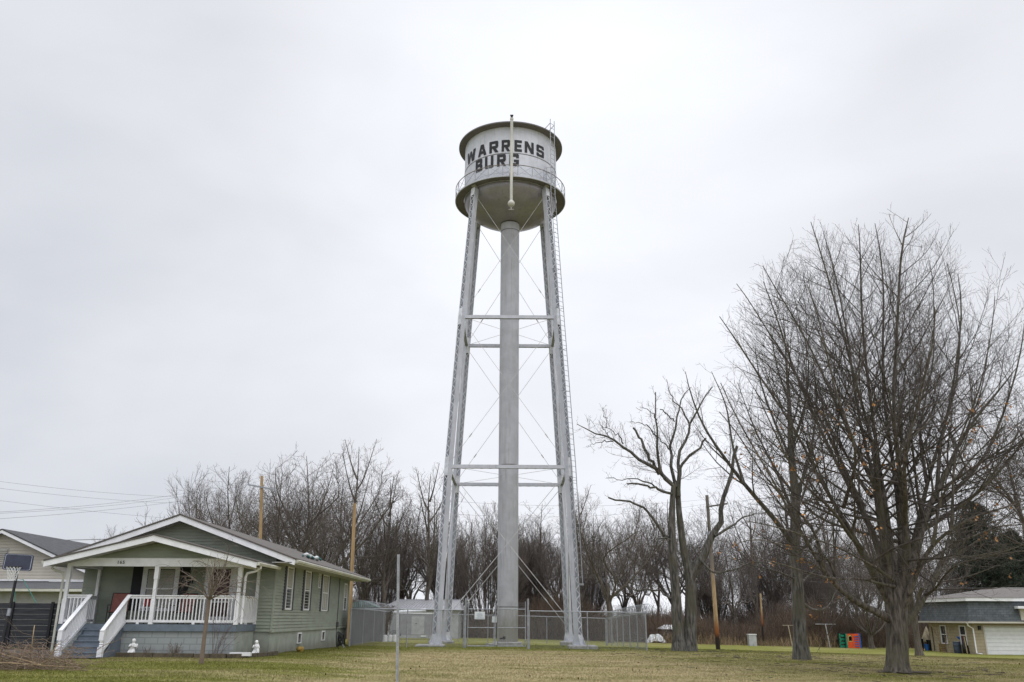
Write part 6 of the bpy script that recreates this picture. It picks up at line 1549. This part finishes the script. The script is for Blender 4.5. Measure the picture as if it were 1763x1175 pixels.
p0_, p1_ = at(1141, 1102, 88), at(1172, 1102, 88); zt_ = at(1150, 1083, 88).z; zr = at(1150, 1076, 89.5).z; zb_ = gz(p0_.x, 88); ws = empty('white_shed', ((p0_.x + p1_.x) / 2, 88, zb_), 'small pale shed partly hidden by the twin-trunk tree', 'shed')
MB().box(p0_.x, p1_.x, 88, 90.5, zb_ - .3, zt_).build('wall', mat('drab_wall', (.34, .305, .265)), ws); q = MB(); q.add([(p0_.x - .15, 87.8, zt_ - .03), (p1_.x + .15, 87.8, zt_ - .03), (p1_.x, 89.3, zr), (p0_.x + .45, 89.3, zr), (p1_.x + .15, 90.7, zt_), (p0_.x - .15, 90.7, zt_)], [(0, 1, 2, 3), (3, 2, 4, 5), (0, 3, 5), (1, 4, 2)]); q.build('roof', M['white'], ws)
rg = np.random.default_rng(12); p = at(1128, 1096, 86); z = gz(p.x, 86); q = MB(); nn = 9; vs = []; fs = []
for i in range(nn):
    for j in range(nn): u, v = i / (nn - 1) - .5, j / (nn - 1) - .5; vs.append((p.x + u * 1.9, 86 + v * 1.2, z + .06 + max(0, .8 * (1 - 3.2 * (u * u + v * v))) * (.6 + .5 * rg.random())))
for i in range(nn - 1):
    for j in range(nn - 1): fs.append((i * nn + j, (i + 1) * nn + j, (i + 1) * nn + j + 1, i * nn + j + 1))
q.add(vs, fs); tag(q.build('tarp_heap', M['tarp'], None), 'crumpled white tarp heap at the edge of the wood left of the pale shed', 'tarp')
n = 260; P = np.empty((n, 4, 3)); P[:, 0] = np.array([p.x + .2, 86.8, z]) + rg.normal(0, 1, (n, 3)) * (1.5, .5, .0) + np.abs(rg.normal(0, .25, (n, 1))) * (0, 0, 1); D = unit(rg.normal(0, 1, (n, 3)) * (1, .6, .3))
for k in range(1, 4): P[:, k] = P[:, k - 1] + D * .35
V, Q = tubes_np(P, np.full((n, 4), .03), 4); lp = empty('log_pile', (p.x, 86.8, z), 'heap of dark logs and branches behind the white tarp', 'log pile'); np_obj('logs', V, Q, M['barkfar'], lp)
p0_, p1_ = at(1290, 1105, 84), at(1302, 1093.5, 84); zb_ = gz(p0_.x, 84); bxo = empty('white_cabinet', (p0_.x, 84, zb_), 'small white box cabinet standing before the brush left of the clothes pole', 'cabinet'); MB().box(p0_.x, p1_.x, 84, 84.6, zb_, p1_.z).build('case', M['metalwall'], bxo); MB().box(p0_.x - .04, p1_.x + .04, 83.95, 84.65, p1_.z + .002, p1_.z + .07).build('lid', M['white'], bxo)
for px, top_, w_, lab in ((1424, 1075, 19, 'white T-shaped clothes-line post left of the orange play house'), (1360, 1077, 11, 'farther T-shaped clothes-line post left of the straight tree')):
    g = ground_at(px, 84); t = at(px - 3, top_, 84); q = MB(); q.tube([g, t], .05, 8); q.tube([t - Vector((w_ * .05, 0, 0)), t + Vector((w_ * .05, 0, 0))], .022, 8); tag(q.build('clothes_post', M['umb'] if px < 1400 else M['metalwall'], None, True), lab, 'clothes-line post')
g = ground_at(1427, 86); q = MB(); q.box(g.x - .9, g.x + 1.1, 85.7, 86.3, g.z + .72, g.z + .80); tbb = empty('garden_bench', g, 'dark wooden table beside the white clothes-line post', 'table'); q.build('table_top', M['timber'], tbb); q = MB(); q.box(g.x - .6, g.x - .45, 85.8, 86.2, g.z, g.z + .72); q.box(g.x + .6, g.x + .75, 85.8, 86.2, g.z, g.z + .72); q.build('legs', M['timber'], tbb)
g = ground_at(1311, 86); q = MB(); q.tube([g, at(1309, 1022, 86)], .09, 8); tag(q.build('wooden_post', M['pole'], None, True), 'old grey wooden post standing in the brush', 'post')

# play house
YP = 84; A_ = at(1460, 1112, YP); B_ = at(1481, 1112, YP); C_ = at(1449, 1112, YP); zb_ = gz(A_.x, YP); zt_ = at(1460, 1091.5, YP).z; ph = empty('play_house', (A_.x, YP, zb_), 'orange and green plastic play house with blue rungs on the far lawn', 'play house')
w = B_.x - A_.x; h = zt_ - zb_; q = MB(); wx0, wx1, wz0, wz1 = A_.x + .12 * w, A_.x + .38 * w, zb_ + .50 * h, zb_ + .82 * h
q.box(A_.x, wx0, YP, YP + .08, zb_, zt_); q.box(wx1, B_.x, YP, YP + .08, zb_, zt_); q.box(wx0, wx1, YP, YP + .08, zb_, wz0); q.box(wx0, wx1, YP, YP + .08, wz1, zt_); q.build('orange_wall', M['orange'], ph)
q = MB()
for k in range(5): z = zb_ + h * (.10 + .17 * k); q.box(A_.x + .58 * w, A_.x + .92 * w, YP - .05, YP - .003, z, z + h * .06)
q.build('rungs', M['bluep'], ph); MB().box(B_.x - .02, B_.x + .10, YP - .06, YP + 1.2, zb_, zt_ + .02).build('blue_end', M['bluep'], ph)
q = MB()
for k in range(4): z = zb_ + h * (k / 4); q.box(C_.x, A_.x - .12, YP + .35, YP + .42, z + .04, z + h * .18)
q.box(C_.x, C_.x + .1, YP + .3, YP + .46, zb_, zt_); q.box(A_.x - .12, A_.x - .01, YP - .03, YP + .2, zb_, zt_); q.build('green_wall', M['greenp'], ph)
q = MB(); q.box(wx0 - .04, wx1 + .04, YP - .03, YP - .004, wz0 - .05, wz0 - .003); q.box(wx0 - .04, wx0, YP - .03, YP - .004, wz0, wz1); q.add([(wx0 - .04, YP - .02, wz1), (wx1 + .04, YP - .02, wz1), ((wx0 + wx1) / 2, YP - .02, wz1 + .12)], [(0, 1, 2)]); q.build('window_frame', mat('lime_frame', (.45, .55, .2)), ph)
MB().box(C_.x + .1, B_.x - .3, YP + .3, YP + 1.2, zt_ - .02, zt_ + .05).build('dark_roof', M['black'], ph); MB().box(A_.x + .05, B_.x - .03, YP + 1.1, YP + 1.15, zb_, zt_ - .03).build('back_wall', M['black'], ph)

# ------------------------------------------------------------------ brick garage house at the right
YG = 72.0; gc = at(1682, 1124, YG); GXc = gc.x; zb_ = gz(GXc, YG); ze_ = at(1672, 1071.5, 71.6).z; zm_ = at(1674, 1035, 71.4).z
gh = empty('brick_house', (GXc, YG, zb_), 'tan brick house with slate mansard band, hip roof and white garage door', 'house')
q = MB(); dl, dr_ = at(1697, 1100, YG).x, 47.0; dt = at(1700, 1080, YG).z; XRG = 50.0; YBk = 79.6
q.box(GXc, dl, YG, YG + .25, zb_ - .4, ze_); q.box(dl, dr_, YG, YG + .25, dt, ze_); q.box(dr_, XRG, YG, YG + .25, zb_ - .4, ze_); q.box(GXc, GXc + .25, YG + .25, YBk, zb_ - .4, ze_); q.box(XRG - .25, XRG, YG + .25, YBk, zb_ - .4, ze_); q.box(GXc + .25, XRG - .25, YBk - .25, YBk, zb_ - .4, ze_); q.build('brick_wall', M['brick'], gh)
gd = MB()
for k in range(8): z0_ = zb_ - .3 + (dt - zb_ + .3) * k / 8; gd.box(dl + .003, dr_, YG + .10 + .004 * (k % 2), YG + .15, z0_, z0_ + (dt - zb_ + .3) / 8 - .02)
gdo = gd.build('garage_door', M['white'], gh); q = MB(); q.box(dl - .10, dl, YG - .03, YG + .1, zb_ - .3, dt + .12); q.box(dl, dr_, YG - .03, YG + .1, dt + .002, dt + .12); q.build('door_trim', M['cream'], gh)
MB().box(dl + .05, dr_, YG + .16, YG + .2, zb_ - .4, dt).build('door_back', M['white'], gdo)


def band(x0, x1, y0, y1, za, zb2, ins):
    b = MB(); lo = [(x0, y0, za), (x1, y0, za), (x1, y1, za), (x0, y1, za)]; hi = [(x0 + ins, y0 + ins, zb2), (x1 - ins, y0 + ins, zb2), (x1 - ins, y1 - ins, zb2), (x0 + ins, y1 - ins, zb2)]
    for i in range(4):
        j = (i + 1) % 4; L_ = (Vector(lo[j]) - Vector(lo[i])).length; H_ = zb2 - za; b.add([lo[i], lo[j], hi[j], hi[i]], [(0, 1, 2, 3)], [[(0, 0), (L_, 0), (L_, H_), (0, H_)]])
    return b


OV = .55
band(GXc - OV, XRG + OV, YG - OV, YBk + OV, ze_ + .04, zm_, .30).build('mansard', M['mansard'], gh)
q = MB(); e = OV + .12; q.box(GXc - e, XRG + e, YG - e, YG - e + .12, ze_ - .08, ze_ + .05); q.box(GXc - e, GXc - e + .12, YG - e + .12, YBk + e, ze_ - .08, ze_ + .05); q.build('lower_gutter', M['cream'], gh)
MB().box(GXc - OV, XRG + OV, YG - OV, YBk + OV, ze_ - .02, ze_ + .01).build('soffit', M['soffit'], gh)
q = MB(); q.box(GXc - OV, XRG + OV, YG - OV, YG - OV + .1, zm_ + .002, zm_ + .26); q.box(GXc - OV, GXc - OV + .1, YG - OV + .1, YBk + OV, zm_ + .002, zm_ + .26); q.box(GXc - OV + .1, XRG + OV, YG - OV + .1, YBk + OV, zm_ + .002, zm_ + .03); q.build('fascia', M['trim'], gh)
hx0, hx1, hy0, hy1, hz = GXc - OV - .05, XRG + OV + .05, YG - OV - .05, YBk + OV, zm_ + .27; rz_ = at(1712, 1016, 76).z; rx = at(1712, 1016, 76).x; q = MB()
c = [(hx0, hy0, hz), (hx1, hy0, hz), (hx1, hy1, hz), (hx0, hy1, hz)]; r0_, r1_ = (rx, (hy0 + hy1) / 2, rz_ + .2), (hx1 - (rx - hx0), (hy0 + hy1) / 2, rz_ + .2)
q.add([c[0], c[1], r1_, r0_], [(0, 1, 2, 3)], [[(0, 0), (14, 0), (9, 6), (5, 6)]]); q.add([c[3], c[0], r0_], [(0, 1, 2)], [[(0, 0), (13, 0), (6.5, 5)]]); q.add([c[1], c[2], r1_], [(0, 1, 2)]); q.add([c[2], c[3], r0_, r1_], [(0, 1, 2, 3)]); q.build('hip_roof', M['rooftan'], gh)
a = at(1753, 1047, 71); MB().box(a.x, a.x + 3, YG - OV - .45, YG - OV + .1, a.z - .05, a.z + .14).build('dormer_sill', M['trim'], gh); MB().box(a.x + .35, a.x + 2.7, YG - OV - .02, YG - OV + .3, a.z - .95, a.z - .06).build('dormer_window', M['cream'], gh)
MB().tube([(GXc - .66, YG - .5, ze_ - .05), (GXc - .6, YG - .4, ze_ - .25), (GXc - .08, YG - .12, ze_ - .5), (GXc - .08, YG - .12, zb_ + .1), (GXc + .2, YG - .4, zb_ + .05)], .055, 8).build('downpipe', M['trim'], gh, True)
la = at(1686.5, 1081, YG - .1); q = MB(); q.box(la.x - .09, la.x + .09, YG - .18, YG - .002, la.z - .16, la.z + .14); q.build('wall_lamp', M['black'], gh)


def gy_(px): return float(min(np.arange(72, 90, .1), key=lambda Y: abs(at(px, 1090, Y).x - GXc)))


for px in (1625, 1658):
    y = min(gy_(px), YBk - .9); Bz = ze_ - .35; q = MB(); f0, f1 = y - .42, y + .42; xw = GXc
    for (b0, b1, c0_, c1_) in ((f0 - .09, f0, Bz - 1.45, Bz + .08), (f1, f1 + .09, Bz - 1.45, Bz + .08), (f0, f1, Bz, Bz + .08), (f0, f1, Bz - 1.45, Bz - 1.36), (f0, f1, Bz - .70, Bz - .64)): q.box(xw - .06, xw - .003, b0, b1, c0_, c1_)
    wo_ = q.build('window', M['trim'], gh); MB().box(xw - .02, xw - .005, f0 + .002, f1 - .002, Bz - 1.35, Bz - .002).build('pane', M['glass'], wo_)
# things leaning by the garage wall
x = at(1651, 1120, 74).x - .1; zz = gz(x, 74); dr = empty('plastic_drum', (x, 74, zz), 'dark slate plastic drum beside the brick wall', 'drum'); q = MB(); q.lathe((x, 74, zz), [(.001, .02), (.27, 0), (.29, .03), (.29, .30), (.305, .32), (.29, .34), (.29, .62), (.305, .64), (.29, .66), (.28, .90), (.24, .92), (.001, .90)], 24); q.build('drum_body', M['drum'], dr, True); MB().lathe((x, 74, zz), [(.001, .925), (.2, .925), (.2, .905)], 20).build('lid', M['white'], dr)
x = at(1660, 1120, 74.5).x; q = MB(); zz = gz(x, 74.5); q.slab([(x - .55, 74.4, zz + 1.28), (x - .25, 74.4, zz + 1.30), (x + .10, 74.4, zz + .95), (x + .30, 74.4, zz + .25), (x + .25, 74.4, zz + .02), (x + .05, 74.4, zz + .02), (x + .02, 74.4, zz + .55), (x - .2, 74.4, zz + .98)], (.02, .12, 0)); tag(q.build('plastic_slide', M['bluep'], None, True), 'bright blue plastic slide leaning behind the slate drum', 'slide')
x = at(1665, 1120, 72.8).x; zz = gz(x, 72.8); q = MB(); q.bar((x, 72.8, zz - .05), (x - .08, 72.8, zz + 1.32), .075, .05); tag(q.build('wooden_stake', mat('pale_lumber', (.42, .34, .2)), None), 'pale lumber stake standing upright between the slide and the black bag', 'stake')
x = at(1671, 1120, 73.4).x; zz = gz(x, 73.4); q = MB(); n = 14; pr_ = [(0, .46), (.15, .50), (.35, .46), (.6, .38), (.85, .26), (1.0, .16), (1.08, .05)]; vs = []; fs = []
for i, (z_, r_2) in enumerate(pr_):
    for k in range(n): a = 2 * math.pi * k / n; rr = r_2 * (1 + .08 * math.sin(3 * a + i * 1.3)); vs.append((x - .1 + .25 * z_ * 0 - .22 * z_ + rr * math.cos(a), 73.4 + rr * .6 * math.sin(a), zz + z_))
for i in range(len(pr_) - 1):
    for k in range(n): fs.append((i * n + k, i * n + (k + 1) % n, (i + 1) * n + (k + 1) % n, (i + 1) * n + k))
fs.append(tuple(range((len(pr_) - 1) * n, len(pr_) * n))); q.add(vs, fs); tag(q.build('rubbish_bag', M['bagblack'], None, 'all'), 'big black plastic bag slumped by the garage downpipe', 'bag')
x = at(1634, 1118, 77).x; zz = gz(x, 77); q = MB()
for k in range(4): q.box(x - .8, x + .55, 77, 77.04, zz + .05 + k * .16, zz + .19 + k * .16)
for xx_ in (x - .8, x - .1, x + .5): q.box(xx_, xx_ + .08, 77.041, 77.09, zz, zz + .70)
tag(q.build('wooden_pallet', mat('yellow_boards', (.25, .17, .06)), None), 'upright yellow-brown wooden pallet left of the slate drum', 'pallet')
# closed parasol and yard clutter
YU = 82; g = ground_at(1592, YU); um = empty('closed_parasol', g, 'closed tan garden parasol standing beside the brick house', 'parasol'); tp = at(1595, 1080, YU); q = MB(); n = 12; vs = []; fs = []; H_ = tp.z - g.z
pr_ = [(1.0, .02), (.93, .09), (.75, .22), (.55, .38), (.38, .42), (.36, .30)]
for i, (t_, r_2) in enumerate(pr_):
    for k in range(n): a = 2 * math.pi * k / n; rr = r_2 * (1 + .22 * (k % 2)); vs.append((g.x + rr * math.cos(a), YU + rr * math.sin(a), g.z + H_ * t_))
for i in range(len(pr_) - 1):
    for k in range(n): fs.append((i * n + k, i * n + (k + 1) % n, (i + 1) * n + (k + 1) % n, (i + 1) * n + k))
q.add(vs, fs); q.build('canopy', M['umb'], um, True); MB().tube([g, g + Vector((0, 0, H_ + .05))], .025, 8).build('pole', M['trim'], um); MB().lathe(g, [(.001, .12), (.08, .12), (.25, .04), (.26, 0)], 16).build('base', M['black'], um)
x = at(1608, 1110, 79).x; zz = gz(x, 79); q = MB(); q.bar((x, 79, zz), (x, 79, zz + 2.0), .06, .06); q.bar((x + .75, 79, zz), (x + .75, 79, zz + 2.0), .06, .06); q.bar((x - .05, 79, zz + 2.0), (x + .8, 79, zz + 2.0), .06, .06)
for k in range(6): q.bar((x, 79, zz + .3 + k * .3), (x + .75, 79, zz + .3 + k * .3), .02, .02)
tag(q.build('garden_trellis', M['timber'], None), 'dark wooden garden trellis against the brick house', 'trellis')
for px, hh, m_, lab in ((1586, 1.0, 'bagblack', 'tall black refuse tub by the closed parasol'), (1595, .55, 'bluep', 'small blue tub on the lawn between the black tubs'), (1600, .9, 'bagblack', 'narrow black planter left of the trellis'), (1618, .8, 'bagblack', 'dark planter pot right of the trellis')):
    x = at(px, 1110, 80).x; zz = gz(x, 80); q = MB(); q.lathe((x, 80, zz), [(.001, .02), (.16, 0), (.22, hh * .9), (.24, hh * .92), (.24, hh), (.20, hh), (.19, hh * .9), (.001, hh * .88)], 14); tag(q.build('garden_tub', M[m_], None, True), lab, 'tub')
x = at(1586, 1116, 79.5).x - .0; zz = gz(x, 79.5); q = MB(); q.lathe((x, 79.5, zz), [(.001, .24), (.1, .22), (.15, .12), (.12, 0)], 12); tag(q.build('orange_ball', M['orange'], None, 'all'), 'small orange ball lying on the grass by the tubs', 'ball')
p = at(1606, 1110, 81); stems('garden_shrub', p.x, 81, 12, 2.4, .25, 0, M['brush'], 'straggly bare shrub against the corner of the brick house', r=.02, dens=2)
p = at(1627, 1112, 75.5); stems('garden_shrub', p.x, 75.5, 9, 3.0, .22, 0, M['twigtan'], 'tan bare shrub in front of the brick house window', r=.018, dens=2)
# white outbuilding behind
YO = 92; x0, x1 = at(1570, 1100, YO).x, at(1606, 1100, YO).x; zb_ = gz(x0, YO); zt_ = at(1575, 1083, YO).z; ob = empty('white_outbuilding', (x0, YO, zb_), 'white outbuilding with grey roof between the maple trunk and the brick house', 'shed')
MB().box(x0, x1, YO, YO + 5, zb_ - .3, zt_).build('wall', M['white'], ob); q = MB(); q.add([(x0 - .3, YO - .3, zt_ - .1), (x1 + .3, YO - .3, zt_ - .1), (x1 + .3, YO + 2.5, zt_ + 1.3), (x0 - .3, YO + 2.5, zt_ + 1.3)], [(0, 1, 2, 3)], [[(0, 0), (4, 0), (4, 3), (0, 3)]]); q.build('roof', M['roofgrey'], ob)
dx = at(1580, 1100, YO).x; MB().box(dx, dx + 1.1, YO - .05, YO - .002, zb_, zt_ - .25).build('door', M['cream'], ob)
YH = 130; x0, x1 = at(1436, 1090, YH).x, at(1466, 1090, YH).x; zb_ = gz(x0, YH); zt_ = at(1450, 1080, YH).z; ob = empty('distant_white_house', (x0, YH, zb_), 'distant white house glimpsed between the trees right of the straight tree', 'house')
MB().box(x0, x1, YH, YH + 8, zb_ - .5, zt_).build('wall', M['white'], ob); q = MB(); q.add([(x0 - .5, YH - .5, zt_), (x1 + .5, YH - .5, zt_), (x1, YH + 4, zt_ + 1.6), (x0, YH + 4, zt_ + 1.6)], [(0, 1, 2, 3)], [[(0, 0), (4, 0), (4, 3), (0, 3)]]); q.build('roof', M['metalroof'], ob)
